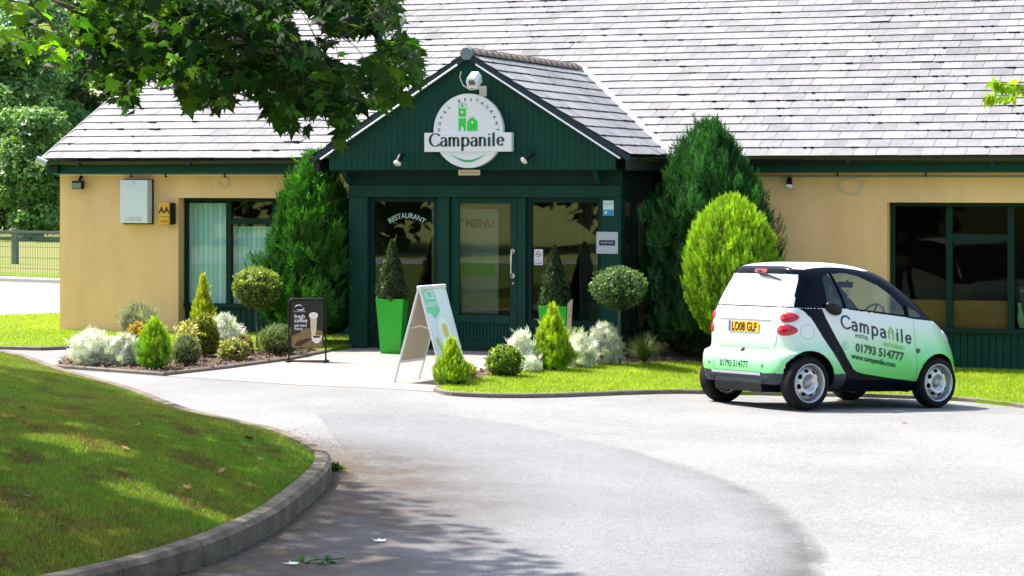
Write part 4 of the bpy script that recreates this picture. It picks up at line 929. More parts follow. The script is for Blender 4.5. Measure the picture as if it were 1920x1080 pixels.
def rearfn(y0, z0): return lambda x, y: rpz(y0-x, z0+y, .0025)
lettering('lettering', '01793 514777', .098, rearfn(.055, .43), M_TXT, cparts['rear_bumper'], bold=.0022, sx=.86)
def phone_icon(fn, r, m, par):
    b = MB(); n = 22
    for i in range(n):
        a, c = 2*PI*i/n, 2*PI*(i+1)/n; b.add([fn(r*math.cos(t)*q, r*math.sin(t)*q) for t, q in ((a, 1), (c, 1), (c, .9), (a, .9))], [(0, 1, 2, 3)])
    P = [(-.05, -.55), (.15, -.62), (.2, -.40), (.02, -.28), (-.08, .0), (.05, .28), (.28, .32), (.32, .55), (.1, .6), (-.2, .3), (-.28, -.1), (-.2, -.4)]
    b.add([fn((x)*r, y*r) for x, y in P], [tuple(range(len(P)))]); b.build('phone_mark', m, par)
phone_icon(lambda x, y: rpz(.405-x, .462+y, .0025), .033, mat('mark_grey', (.2, .4, .3), .5), cparts['rear_bumper'])
for yy in (-.43, .49): MB().tube([rpz(yy, .458, -.004), rpz(yy, .458, .006)], .013, 12).build('sensor', M_TXT, car)
# side livery
door_r = cparts['door|R']
def dfn(x0, z0, sl, sx=1.0, o=.0055): return lambda x, y: sp(x0+x*sx, z0+y-sl*x*sx, o)
_, wd = stroke_word('Campanile', .0925, .0205, .018, .020, lambda x, y: (x, 0, y), m=None, parent=None); bpy.data.objects.remove(_)
kx = 1.045/wd
stroke_word('Campanile', .0925, .0210, .0185, .020, dfn(.825, .888, .180, kx), name='lettering', m=M_NAVY, parent=door_r, skip=(5,))
# house-shaped n
xn = sum(GL[c][0]*.0925+.020 for c in 'Campa')
f = dfn(.825, .888, .180, kx); b = MB(); hx0, hx1 = xn+.004, xn+.078
out = [(hx0, 0), (hx0, .088), ((hx0+hx1)/2, .142), (hx1, .088), (hx1, 0)]; inn = [(hx0+.016, 0), (hx0+.016, .080), ((hx0+hx1)/2, .118), (hx1-.016, .080), (hx1-.016, 0)]
b.add([f(*p) for p in out+inn], [(i, i+1, i+6, i+5) for i in range(4)])
b.add([f((hx0+hx1)/2+dx, z) for dx, z in ((-.006, .062), (.006, .062), (.006, .084), (-.006, .084))], [(0, 1, 2, 3)]); b.build('emblem', mat('livery_lime', (.18, .50, .03), .4), door_r)
lettering('lettering', 'HOTEL', .056, dfn(1.115, .766, .165), M_TXT, door_r, spacing=1.3, sx=.9, bold=.0015)
lettering('lettering', 'RESTAURANT', .055, dfn(1.585, .666, .165), MATS['livery_lime'], door_r, spacing=1.25, sx=.76, bold=.001)
lettering('lettering', '01793 514777', .124, dfn(1.37, .578, .150), M_TXT, door_r, bold=.004, sx=.98)
lettering('lettering', 'www.campanile.com', .078, dfn(1.285, .505, .155), M_TXT, door_r, bold=.0026, sx=1.0)
phone_icon(lambda x, y: sp(.865+x, .690+y, .0035), .048, MATS['mark_grey'], door_r)
MB().tube([sp(1.93, .635, .0), sp(1.93, .635, .014)], [.030, .024], 14).build('side_repeater', mat('repeater', (.10, .10, .03), .2), car)
# near door mirror pod (black oval at the rear corner of the window) and the front corner mirror
def ell(c, r, n=20, m_=12):
    b = MB(); V = []
    for j in range(m_+1):
        ph = PI*j/m_
        for i in range(n): t = 2*PI*i/n; V.append((c[0]+r[0]*math.sin(ph)*math.cos(t), c[1]+r[1]*math.cos(ph), c[2]+r[2]*math.sin(ph)*math.sin(t)))
    b.add(V, [(j*n+i, j*n+(i+1) % n, (j+1)*n+(i+1) % n, (j+1)*n+i) for j in range(m_) for i in range(n)]); return b
o = ell((0, 0, 0), (.118, .06, .070)).build('door_mirror', M_BLACK, car, smooth=True); o.location = (.72, -.745, 1.09); o.rotation_euler = (0, .35, 0)
o = ell((0, 0, 0), (.06, .10, .065)).build('door_mirror', M_BLACK, car, smooth=True); o.location = (1.86, .80, 1.08)
# headlights
for s in (-1, 1):
    pts = [(2.46+.085*math.cos(t), .80+.075*math.sin(t)) for t in [2*PI*i/24 for i in range(24)]]
    blob(pts, lambda a, c, h, s=s: sp(a, c, h, s), .02).build('headlight', mat('headlamp', (.5, .53, .55), .05), car, smooth=True)
# door and window trims
b = MB(); b.tube(sline([(.93, 1.095), (1.35, 1.06), (1.77, 1.022)]), .006, 6); b.tube(sline([(.80, 1.47), (.91, 1.10)]), .013, 6); b.tube(sline([(1.80, 1.13), (1.80, 1.01)]), .02, 6); b.build('window_trim', M_CBLK, car)
MB().tube([(1.15, .1, 1.55), (1.13, .1, 1.585)], [.01, .004], 6).build('aerial', M_BLACK, car)
# interior
b = MB(); b.box(1.80, 2.15, -.60, .60, .70, .98); b.build('dashboard', mat('dash', (.05, .055, .05), .7), car, bevel=.05)
b = MB(); b.box(.25, .98, -.62, .62, .30, .95); b.build('parcel_shelf', M_BLACK, car, bevel=.03)
for s in (-1, 1):
    b = MB(); b.obox((1.02, s*.32, .90), (.05, 0, -.01), (0, .22, 0), (-.07, 0, .30)); b.obox((.945, s*.32, 1.26), (.035, 0, 0), (0, .13, 0), (-.02, 0, .085)); b.box(1.05, 1.50, s*.32-.22, s*.32+.22, .45, .62); b.build('seat', mat('seat_dark', (.03, .035, .035), .8), car, bevel=.03)
b = MB(); cM = Matrix.Translation((1.66, -.32, .98)) @ Matrix.Rotation(-1.15, 4, 'Y')
b.lathe([(.175+.014*math.cos(t), .014*math.sin(t)) for t in [2*PI*i/10 for i in range(10)]], cM, 36, True); b.tube([cM @ Vector((-.17, 0, 0)), cM @ Vector((.17, 0, 0))], .014, 6); b.tube([cM @ Vector((0, 0, 0)), cM @ Vector((0, 0, -.2))], .03, 8); b.build('steering_wheel', M_BLACK, car)
b = MB(); b.obox((1.52, -.02, 1.35), (.015, .03, 0), (-.02, .10, 0), (0, 0, .035)); b.tube([(1.53, -.02, 1.37), (1.60, -.02, 1.44)], .01, 6); b.build('mirror', M_BLACK, car, bevel=.01)
MB().obox((1.50, -.10, 1.24), (.004, 0, 0), (0, .012, 0), (0, 0, .05)).build('air_freshener', M_WHITE, car)
MB().box(1.75, 2.1, -.55, -.1, .982, .99).build('papers', M_WHITE, car)

# ================================================================== planting
def rot_basis(d):
    """orthonormal frames for unit vectors d (n,3)"""
    a = np.where(np.abs(d[:, 2:3]) < .9, np.array([[0, 0, 1.]]), np.array([[1., 0, 0]])); u = np.cross(a, d); u /= np.linalg.norm(u, axis=1, keepdims=True)
    return u, np.cross(d, u)
def unit(v): return v/np.maximum(np.linalg.norm(v, axis=-1, keepdims=True), 1e-9)
def stamp(tmpl, faces, pos, ax, ay, az, size, col):
    """place a template (m,3) at each pos with axes ax,ay,az scaled by size"""
    n = len(pos); m_ = len(tmpl); t = tmpl[None]*size[:, None, None]
    V = pos[:, None]+t[..., 0:1]*ax[:, None]+t[..., 1:2]*ay[:, None]+t[..., 2:3]*az[:, None]
    F = faces[None]+(np.arange(n)*m_)[:, None, None]
    return V.reshape(-1, 3), F.reshape(-1, faces.shape[1]), np.repeat(col, m_, axis=0)
# templates: y = along the leaf, x = across, z = out of the leaf plane
T_OV = (np.array([(0, 0, 0), (.28, .4, .06), (0, 1, 0), (-.28, .4, .06)]), np.array([(0, 1, 2, 3)]))
def feather(k=6):
    V = []; F = []
    for i in range(k):
        a = (-1)**i*(.18+.62*(1-i/k)); y0 = i/k*.75; L = .34*(1-.3*i/k)+.06; z = .05*((i*7) % 3-1)
        dx, dy = math.sin(a), math.cos(a); o = len(V); V += [(-.02*dy, y0+.02*dx, 0), (.035*dy+dx*L*.4, y0-.035*dx+dy*L*.4, z), (dx*L, y0+dy*L, z*2), (-.045*dy+dx*L*.4, y0+.045*dx+dy*L*.4, z)]; F.append((o, o+1, o+2, o+3))
    o = len(V); V += [(-.04, .1, 0), (.04, .1, 0), (.0, 1.05, .04), (-.01, 1.05, .04)]; F.append((o, o+1, o+2, o+3))
    return np.array(V), np.array(F)
T_FE = feather(7)
def lobed():
    V = [(0, 0, 0)]; F = []
    for i, (a, L) in enumerate([(-.9, .55), (-.45, .8), (0, 1.0), (.45, .8), (.9, .55)]):
        o = len(V); V += [(.045*math.cos(a)+math.sin(a)*L*.6, -.045*math.sin(a)*1+math.cos(a)*L*.6, .08), (math.sin(a)*L, math.cos(a)*L, 0), (-.045*math.cos(a)+math.sin(a)*L*.6, .045*math.sin(a)+math.cos(a)*L*.6, .08)]; F.append((0, o, o+1, o+2))
    return np.array(V), np.array(F)
T_LO = lobed()
def maple():
    R_ = [(-180, .10), (-150, .34), (-128, .30), (-112, .62), (-92, .42), (-76, .60), (-62, .50), (-50, .95), (-36, .55), (-24, .62), (-14, .72), (0, 1.08), (14, .72), (24, .62), (36, .55), (50, .95), (62, .50), (76, .60), (92, .42), (112, .62), (128, .30), (150, .34)]
    V = [(0, 0, .0)]+[(r*math.sin(math.radians(a))*.62, r*math.cos(math.radians(a))*.62, -.10*r*r) for a, r in R_]; n = len(R_)
    return np.array(V), np.array([(0, 1+i, 1+(i+1) % n) for i in range(n)])
T_MA = maple()
def tint(n, base, var=.25, hue=.12):
    k = rng.normal(1, var, (n, 1)).clip(.35, 1.8); h = rng.normal(0, hue, (n, 1)); c = np.array(base)[None]*k
    c[:, 0:1] *= (1+h*1.6); c[:, 2:3] *= (1-h*.5); return c.clip(0.002, 1)
def crown(name, prof, n, tm, size, cols, m, parent, out=.6, up=.5, squash=1, lump=.12, lumpf=4, depth=.22, tips=None, szv=.3, rnd=.35, seed=0, zfun=None, center=(0, 0), core=None, roll=None, tuft=.10):
    """foliage over a body of revolution. prof: [(z, r)], leaves start inside the skin and point out/up"""
    r_ = np.random.default_rng(100+seed); prof = np.array(prof, float); zs, rs_ = prof[:, 0], prof[:, 1]
    wz = np.interp(np.linspace(zs[0], zs[-1], 400), zs, rs_)+.12*rs_.max(); cdf = np.cumsum(wz); cdf /= cdf[-1]
    z = np.interp(r_.random(n), cdf, np.linspace(zs[0], zs[-1], 400)); th = r_.random(n)*2*PI
    ph = r_.random(3)*6; L = 1+lump*(np.sin(lumpf*th+ph[0]+z*3/zs.max())*.5+np.sin((lumpf+3)*th+z*9/zs.max()+ph[1])*.35+np.sin(z*17/zs.max()+2*th+ph[2])*.35)
    K = 60+int(len(z)/45); zk = np.interp(r_.random(K), cdf, np.linspace(zs[0], zs[-1], 400)); tk = r_.random(K)*2*PI; ak = r_.normal(0, 1, K)
    rm = rs_.max(); dz_ = (z[:, None]-zk[None]-.25*rm*0)/(rm*.55); dt_ = np.abs((th[:, None]-tk[None]+PI) % (2*PI)-PI)*1.9; D2 = dz_**2+dt_**2; j_ = np.argmin(D2, 1); bump_ = ak[j_]*np.exp(-D2[np.arange(n), j_]*3)
    L = L*(1+tuft*bump_)
    dd = r_.random(n)**1.6*depth; R0 = np.interp(z, zs, rs_)*L*(1-dd)
    pos = np.stack([center[0]+R0*np.cos(th), center[1]+R0*np.sin(th)*squash, z], 1)
    dr = np.interp(z+.02*zs.max(), zs, rs_)-np.interp(z-.02*zs.max(), zs, rs_); slope = -dr/(.04*zs.max())
    nrm = unit(np.stack([np.cos(th), np.sin(th), slope], 1))
    d = unit(nrm*out+np.array([[0, 0, up]])+r_.normal(0, rnd, (n, 3))); az = unit(nrm+r_.normal(0, .4, (n, 3))); ax = unit(np.cross(d, az)); az = np.cross(ax, d)
    s = size*(1+r_.normal(0, szv, n)).clip(.4, 1.8)
    sh = r_.random(n) < .035; pos[sh] += d[sh]*size*r_.uniform(.3, 1.0, (int(sh.sum()), 1)); s[sh] *= .85
    c = cols if callable(cols) else None
    frac = (z-zs[0])/(zs[-1]-zs[0])
    col = c(frac, dd/depth, th, r_) if c else tint(n, cols)
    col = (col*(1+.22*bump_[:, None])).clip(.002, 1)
    V, F, CC_ = stamp(tm[0], tm[1], pos-d*s[:, None]*.35, ax, d, az, s, col)
    o = npmesh(name, V, F, m, parent, CC_)
    return o
def core_obj(parent, prof, k, m, center=(0, 0), squash=1, name='inner_growth'):
    b = MB(); n = 22; V = []; ph = random.random()*6
    P = [(z, r*k) for z, r in prof]
    for z, r in P:
        for i in range(n): t = 2*PI*i/n; q = r*(1+.1*math.sin(3*t+z*9+ph)); V.append((center[0]+q*math.cos(t), center[1]+q*math.sin(t)*squash, z))
    b.add(V, [(j*n+i, j*n+(i+1) % n, (j+1)*n+(i+1) % n, (j+1)*n+i) for j in range(len(P)-1) for i in range(n)]+[tuple(range(n))[::-1], tuple((len(P)-1)*n+i for i in range(n))])
    return b.build(name, m, parent, smooth=True)
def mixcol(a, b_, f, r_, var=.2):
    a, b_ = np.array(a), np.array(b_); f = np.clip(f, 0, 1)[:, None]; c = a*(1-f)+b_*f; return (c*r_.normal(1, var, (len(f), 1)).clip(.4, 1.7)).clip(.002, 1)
M_COREG = mat('twig_core', (.022, .03, .012), .95, var=.4, vscale=12)
M_CORES = mat('twig_core_grey', (.10, .10, .08), .95)
def plant(name, x, y, label, cat, group=None, dz=.04):
    return empty(name, (x, y, float(zg(x, y))+dz), random.random()*6 if cat != 'tree' else 0, label, cat, group)
def stems(parent, n, h, r, rr=.006, m=None, name='stem'):
    b = MB()
    for i in range(n):
        a = random.random()*2*PI; q = r*random.uniform(.3, 1); b.tube([(0, 0, -.03), (q*.3*math.cos(a), q*.3*math.sin(a), h*.5), (q*math.cos(a), q*math.sin(a), h)], [rr, rr*.8, rr*.4], 5)
    return b.build(name, m or M_BARK, parent)
# --- golden and green conifers
def conifer(x, y, h, prof, n, size, base, tip, label, group=None, name='conifer', out=.35, up=1.0, lump=.10, seed=0, cat='conifer', squash=1, z0=.0, lumpf=5, rnd=.22, core=.72, tipp=1.2, tuft=.13):
    p = plant(name, x, y, label, cat, group); P = [(z*h, r) for z, r in prof]
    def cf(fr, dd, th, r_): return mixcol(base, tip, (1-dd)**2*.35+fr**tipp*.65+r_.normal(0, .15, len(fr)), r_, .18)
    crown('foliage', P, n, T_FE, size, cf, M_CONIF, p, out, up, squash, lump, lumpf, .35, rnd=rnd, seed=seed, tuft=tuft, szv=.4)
    core_obj(p, P, core, M_COREG, squash=squash)
    MB().tube([(0, 0, -.1), (0, 0, P[0][0]+.15*h)], [.035*h**.5, .02*h**.5], 8).build('trunk', M_BARK, p)
    return p
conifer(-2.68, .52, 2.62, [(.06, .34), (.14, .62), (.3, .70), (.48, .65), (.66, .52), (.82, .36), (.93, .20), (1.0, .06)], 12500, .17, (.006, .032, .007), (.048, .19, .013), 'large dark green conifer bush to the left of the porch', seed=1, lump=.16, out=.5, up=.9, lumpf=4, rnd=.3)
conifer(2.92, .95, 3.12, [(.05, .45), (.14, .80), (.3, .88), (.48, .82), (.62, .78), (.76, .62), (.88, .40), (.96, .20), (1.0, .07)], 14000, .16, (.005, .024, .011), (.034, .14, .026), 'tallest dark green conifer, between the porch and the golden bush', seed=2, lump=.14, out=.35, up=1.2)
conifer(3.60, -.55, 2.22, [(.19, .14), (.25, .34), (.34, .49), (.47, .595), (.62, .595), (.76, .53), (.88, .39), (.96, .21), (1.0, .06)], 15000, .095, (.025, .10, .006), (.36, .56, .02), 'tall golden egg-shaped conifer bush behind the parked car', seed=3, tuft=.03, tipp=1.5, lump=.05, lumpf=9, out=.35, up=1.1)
conifer(-2.75, -3.92, .60, [(.02, .10), (.12, .18), (.35, .205), (.6, .17), (.8, .10), (.93, .05), (1.0, .015)], 3000, .065, (.06, .26, .012), (.42, .60, .02), 'small bright green conifer at the front of the left flower bed', seed=4, tuft=.20, lump=.12)
conifer(-3.92, -.45, .98, [(.02, .12), (.3, .17), (.5, .15), (.7, .085), (.85, .045), (1.0, .012)], 2200, .07, (.14, .30, .015), (.62, .60, .03), 'slender golden conifer spire in front of the left window', seed=5, tuft=.20, lump=.1)
conifer(1.42, -4.62, .50, [(.02, .14), (.15, .215), (.35, .20), (.5, .13), (.65, .09), (.82, .06), (1.0, .02)], 2400, .07, (.06, .22, .01), (.50, .58, .02), 'small golden conifer with a thin top at the tip of the right lawn', seed=6, tuft=.20, lump=.18)
conifer(1.82, -2.30, .78, [(.02, .14), (.12, .235), (.35, .235), (.55, .17), (.75, .10), (.88, .055), (1.0, .015)], 4200, .07, (.07, .24, .012), (.52, .60, .02), 'golden cone-shaped conifer in the right flower bed', seed=7, tuft=.20, lump=.12)
# --- clipped leafy bushes
def bush(x, y, prof, n, size, base, tip, label, tm=T_OV, group=None, name='bush', out=.6, up=.35, rnd=.6, lump=.10, seed=0, m=None, core=.78, cat='bush', mcore=None, var=.22, sq=1, tipp=1.0, depth=.3):
    p = plant(name, x, y, label, cat, group)
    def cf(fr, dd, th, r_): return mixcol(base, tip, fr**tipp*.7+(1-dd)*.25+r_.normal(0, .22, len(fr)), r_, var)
    crown('foliage', prof, n, tm, size, cf, m or M_LEAF, p, out, up, sq, lump, 4, depth, rnd=rnd, seed=seed)
    if core: core_obj(p, prof, core, mcore or M_COREG)
    stems(p, 5, prof[-1][0]*.6, prof[len(prof)//2][1]*.5)
    return p
egg = [(.02, .13), (.10, .18), (.25, .20), (.40, .165), (.50, .10), (.56, .02)]
bush(-3.06, -2.05, egg, 3600, .034, (.05, .09, .02), (.34, .34, .03), 'egg-shaped green bush with a golden top in the middle of the left bed', seed=11)
bush(1.60, -3.38, [(.02, .13), (.09, .19), (.2, .215), (.3, .17), (.36, .06)], 2800, .036, (.05, .11, .02), (.22, .32, .03), 'round clipped green bush between the pavement board and the golden conifer', seed=12)
bush(-3.50, -3.0, [(.05, .12), (.2, .17), (.35, .16), (.44, .08), (.48, .02)], 1500, .04, (.22, .16, .02), (.52, .30, .02), 'orange and yellow leafy shrub behind the left silver bush', seed=13, core=.6, name='shrub')
bush(1.68, -1.0, [(.02, .1), (.15, .14), (.32, .13), (.43, .05)], 1100, .035, (.07, .17, .03), (.20, .34, .04), 'small green bush by the wooden stake', seed=14)
bush(-2.30, -1.42, [(.02, .2), (.12, .27), (.25, .25), (.34, .15), (.38, .03)], 2000, .055, (.10, .11, .06), (.18, .27, .06), 'wide grey-green heather bush beside the coffee sign', tm=T_FE, m=M_CONIF, seed=15, out=.3, up=1)
bush(-2.42, -2.45, [(.02, .16), (.12, .20), (.22, .14), (.26, .03)], 800, .05, (.16, .17, .05), (.34, .36, .12), 'low yellow-green shrub at the edge of the left bed', seed=16, core=.5, name='shrub')
bush(-2.75, -1.6, [(.02, .14), (.12, .17), (.21, .10), (.24, .03)], 700, .045, (.12, .05, .03), (.28, .20, .10), 'low reddish-brown shrub under the ball-shaped tree in the left bed', seed=17, core=.5, name='shrub')
bush(-2.62, -3.35, [(.02, .14), (.15, .19), (.28, .15), (.36, .04)], 1300, .05, (.13, .15, .06), (.24, .28, .13), 'grey-green lavender bush beside the small bright conifer', tm=T_FE, m=M_CONIF, seed=18, out=.4, up=1)
bush(1.28, -3.9, [(.01, .13), (.08, .17), (.14, .12), (.18, .03)], 500, .05, (.22, .26, .05), (.46, .42, .12), 'low yellow variegated plant beside the small golden conifer', seed=19, core=.4, name='low_plant', cat='plant')
bush(-2.95, -2.75, [(.02, .10), (.3, .17), (.44, .12), (.5, .03)], 520, .05, (.25, .27, .06), (.55, .5, .2), 'loose pale yellow shrub behind the small bright conifer', seed=20, core=0, name='shrub', depth=.7)
# --- silver-leaved plants
SILP = lambda h, r: [(.02*h, r*.6), (.3*h, r), (.65*h, r*.85), (.9*h, r*.45), (h, r*.12)]
for x, y, h, r, n, lab, sd in ((-3.72, -3.72, .42, .27, 900, 'silver-white bush at the left tip of the left bed', 1), (-3.33, -3.62, .36, .21, 650, 'smaller silver-white bush leaning against the orange shrub', 2), (-3.30, -1.0, .47, .24, 800, 'silver-white bush under the left window', 3),
        (1.50, -2.55, .46, .17, 520, 'silver-white bush to the left of the golden cone-shaped conifer', 4), (1.72, -2.78, .18, .11, 240, 'tiny silver plant at the front of the right bed', 5), (2.0, -1.75, .42, .19, 620, 'silver-white bush to the right of the golden cone-shaped conifer', 6), (2.12, -1.20, .52, .24, 760, 'pale silver-green bush in front of the right porch post', 7)):
    p = plant('silver_bush', x, y, lab, 'plant', 'silver-leaved plants in the flower beds')
    kk = .72 if sd != 7 else .55
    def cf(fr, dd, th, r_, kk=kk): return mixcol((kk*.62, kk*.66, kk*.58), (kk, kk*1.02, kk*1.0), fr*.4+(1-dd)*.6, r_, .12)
    crown('foliage', SILP(h, r), int(n*1.7), T_LO, .088, cf, M_SILV, p, .6, .7, 1, .34, 4, .8, rnd=.6, tuft=.2, seed=30+sd)
    stems(p, 9, h*.8, r*.7, .005, M_CORES)
p = plant('sage_bush', -4.75, -.75, 'tall pale grey-green bush against the ochre wall', 'bush')
crown('foliage', [(.12, .14), (.3, .26), (.42, .27), (.52, .18), (.56, .05)], 1500, T_FE, .075, lambda fr, dd, th, r_: mixcol((.18, .20, .12), (.40, .42, .28), fr*.6+(1-dd)*.3, r_, .15), M_SILV, p, .4, 1, 1, .15, 4, .5, rnd=.4, seed=41)
stems(p, 22, .42, .24, .005, M_CORES)
# --- grass tuft
p = plant('ornamental_grass', 2.50, -.72, 'fountain-shaped tuft of ornamental grass under the right ball-shaped tree', 'plant')
n = 900; a = rng.random(n)*2*PI; Ls_ = .42*rng.uniform(.6, 1.15, n); lean = rng.uniform(.15, 1.1, n); K = 6; V = []; 
ts = np.linspace(0, 1, K)
cx = np.outer(Ls_*np.sin(lean), ts**1.4); cz = np.outer(Ls_, ts)*np.cos(lean)[:, None]*.95-np.outer(Ls_*.25*lean, ts**2.6)+.06*np.outer(lean, ts)
wv = np.outer(np.full(n, .0035), 1-ts*.85); pxx = cx*np.cos(a)[:, None]; pyy = cx*np.sin(a)[:, None]; sxn = -np.sin(a)[:, None]*wv; syn = np.cos(a)[:, None]*wv
Lf = np.stack([pxx+sxn, pyy+syn, cz], -1); Rt = np.stack([pxx-sxn, pyy-syn, cz], -1); V = np.stack([Lf, Rt], 2).reshape(-1, 3)
I = (np.arange(n)*K*2)[:, None]+(np.arange(K-1)*2)[None]; F = np.stack([I, I+1, I+3, I+2], -1).reshape(-1, 4)
npmesh('blades', V, F, M_BLADE, p, np.repeat(tint(n, (.11, .15, .05), .3), K*2, axis=0))
# --- ball-headed standards
def standard(x, y, th, cz, rx, rz, label, base, tip, seed):
    p = plant('ball_tree', x, y, label, 'tree', 'clipped ball-headed trees')
    prof = [(cz-rz, rx*.25), (cz-rz*.7, rx*.72), (cz-rz*.25, rx*.98), (cz+rz*.2, rx), (cz+rz*.65, rx*.76), (cz+rz*.92, rx*.36), (cz+rz, .03)]
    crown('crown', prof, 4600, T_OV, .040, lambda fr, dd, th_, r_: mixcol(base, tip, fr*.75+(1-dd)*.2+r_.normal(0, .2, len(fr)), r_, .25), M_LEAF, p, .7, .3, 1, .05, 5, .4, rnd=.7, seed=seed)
    core_obj(p, [(cz-rz*.55, rx*.3), (cz-rz*.2, rx*.75), (cz+rz*.3, rx*.8), (cz+rz*.75, rx*.45)], .8, M_COREG, name='inner_twigs')
    b = MB(); b.tube([(0, 0, -.08), (.012, .0, .2), (-.008, .01, (cz-rz)*.7), (0, 0, cz-rz*.6)], [.020, .016, .014, .014], 8)
    for i in range(11): a = i*2.4; b.tube([(0, 0, cz-rz*1.15), (rx*.3*math.cos(a), rx*.3*math.sin(a), cz-rz*.7), (rx*.62*math.cos(a), rx*.62*math.sin(a), cz-rz*.25)], [.008, .006, .003], 5)
    b.build('trunk', M_BARK, p); return p
standard(-3.05, -.55, 1, .82, .33, .28, 'ball-headed tree on a thin trunk in front of the left window', (.05, .09, .02), (.24, .30, .06), 51)
standard(2.26, -.98, 1, .96, .36, .27, 'ball-headed tree on a thin trunk in front of the right porch post', (.025, .065, .03), (.13, .21, .08), 52)
# --- planters with box cones
for x, y, lab in ((-1.12, -.36, 'left of the two tall tapered bright green planters by the door'), (1.14, -.25, 'right of the two tall tapered bright green planters by the door')):
    p = empty('planter', (x, y, .006+float(zg(x, y))), math.radians(11), lab, 'planter', 'bright green planters at the entrance')
    a0, a1, h = .135, .187, (.73 if x < 0 else .68)
    b = MB(); V = []
    for s, z in ((a0, 0), (a1, h), (a1-.018, h), (a1-.026, h-.10)): V += [(-s, -s, z), (s, -s, z), (s, s, z), (-s, s, z)]
    b.add(V, [(3, 2, 1, 0)]+[(j*4+k, j*4+(k+1) % 4, (j+1)*4+(k+1) % 4, (j+1)*4+k) for j in range(3) for k in range(4)]); b.build('pot', M_GREENBOX, p, bevel=.005)
    MB().box(-a1+.026, a1-.026, -a1+.026, a1-.026, h-.12, h-.05).build('soil', M_SOIL, p)
    q = empty('box_cone', (x, y, .006+float(zg(x, y))+h-.05), 1.3*(x > 0), 'cone-shaped clipped dark evergreen in the '+('left' if x < 0 else 'right')+' green planter', 'shrub', 'clipped evergreen cones in the planters')
    pf = [(0.02, .19), (.12, .205), (.35, .155), (.6, .09), (.78, .035), (.84, .01)]
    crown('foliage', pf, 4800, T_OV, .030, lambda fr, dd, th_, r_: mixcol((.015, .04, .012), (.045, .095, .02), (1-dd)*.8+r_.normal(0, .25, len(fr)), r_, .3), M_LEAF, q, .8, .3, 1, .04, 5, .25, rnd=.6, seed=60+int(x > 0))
    core_obj(q, pf, .85, M_COREG); MB().tube([(0, 0, -.05), (0, 0, .3)], .015, 6).build('trunk', M_BARK, q)

# --- grass blades (lawns and bank)
def pip(px, py, poly):
    return inpoly(px, py, [(p[0], p[1]) for p in poly])
def blades(name, X, Y, Z, h, wdt, cols, parent=None):
    n = len(X); a = rng.random(n)*2*PI; ln = rng.normal(0, .45, (n, 2)); hh = h*rng.uniform(.5, 1.35, n)
    P = np.stack([X, Y, Z], 1); sx_ = np.stack([np.cos(a), np.sin(a), np.zeros(n)], 1)*wdt*rng.uniform(.6, 1.3, (n, 1)); tip = P+np.stack([ln[:, 0]*hh, ln[:, 1]*hh, hh], 1)
    V = np.stack([P-sx_, P+sx_, tip], 1).reshape(-1, 3); F = np.arange(3*n).reshape(-1, 3)
    o = npmesh(name, V, F, M_BLADE, None, np.repeat(cols, 3, axis=0)); tag(o, kind='stuff'); return o
def noise2(x, y, s, seed=0):
    r_ = np.random.default_rng(seed); v = 0
    for i in range(7):
        k = r_.normal(0, 1, 2)*s*(1.0+.5*i); v = v+np.sin(k[0]*x+k[1]*y+r_.random()*6.28)/(1+.25*i)
    return v/3.2
def lawnb(poly, n, x0, x1, y0, y1, h, cols, dz, name='grass'):
    X = rng.uniform(x0, x1, n); Y = rng.uniform(y0, y1, n); k = pip(X, Y, poly); X, Y = X[k], Y[k]
    c = cols(X, Y); blades(name, X, Y, zg(X, Y)+dz, h, .004, c)
def lc(X, Y):
    f = noise2(X, Y, 2.2, 3)*.5+.5; return mixcol((.21, .30, .015), (.34, .42, .025), f+rng.normal(0, .25, len(X)), rng, .2)
lawnb(LAWNR, 150000, 1.3, 9, -5.5, 2.2, .030, lc, .045)
lawnb(LAWNL, 90000, -11, -2, -2, 6.5, .030, lc, .035)
# bank blades: sample faces of the bank mesh seen from the camera
n = 1500000
u = rng.random(n); th = rng.integers(0, nb, n); f1 = rng.random(n); rr_ = np.sqrt(rng.uniform(.0, .998, n)); BK = np.array([(p.x, p.y) for p in BANK])
P0, P1 = BK[th], BK[(th+1) % nb]; wgt = np.linalg.norm(P1-P0, axis=1); keep = rng.random(n) < wgt/.25; rr_, f1, P0, P1 = rr_[keep], f1[keep], P0[keep], P1[keep]
Pe = P0+(P1-P0)*f1[:, None]; bcn = np.array((bc.x, bc.y)); rr_ = rr_*(1-(.10+.06*rng.random(len(rr_)))/np.linalg.norm(Pe-bcn, axis=1)); Pq = bcn+(Pe-bcn)*rr_[:, None]
vis = (Pq[:, 0] > -6.5) & (Pq[:, 1] > -18.5); Pq, rr_ = Pq[vis], rr_[vis]
uu = (Pq[:, 0]-cam.location.x)*RD.x+(Pq[:, 1]-cam.location.y)*RD.y; vv = (Pq[:, 0]-cam.location.x)*VD.x+(Pq[:, 1]-cam.location.y)*VD.y
vis = (uu > -.25*vv); Pq, rr_ = Pq[vis], rr_[vis]
Zq = zg(Pq[:, 0], Pq[:, 1])+.095+.34*(1-np.exp(-(1-rr_)*5.5))
f = noise2(Pq[:, 0], Pq[:, 1], 1.6, 9)*.45+.5+noise2(Pq[:, 0], Pq[:, 1], 6, 5)*.25
cb_ = mixcol((.23, .22, .05), (.14, .28, .03), f, rng, .22); dry = (noise2(Pq[:, 0], Pq[:, 1], 3.5, 21)+.5*noise2(Pq[:, 0], Pq[:, 1], 11, 22)+rng.normal(0, .22, len(f))) > .52; cb_[dry] = mixcol((.20, .15, .06), (.14, .12, .04), rng.random(dry.sum()), rng, .2)
blades('grass', Pq[:, 0], Pq[:, 1], Zq, .030, .0042, cb_); print('bank blades', len(Zq))
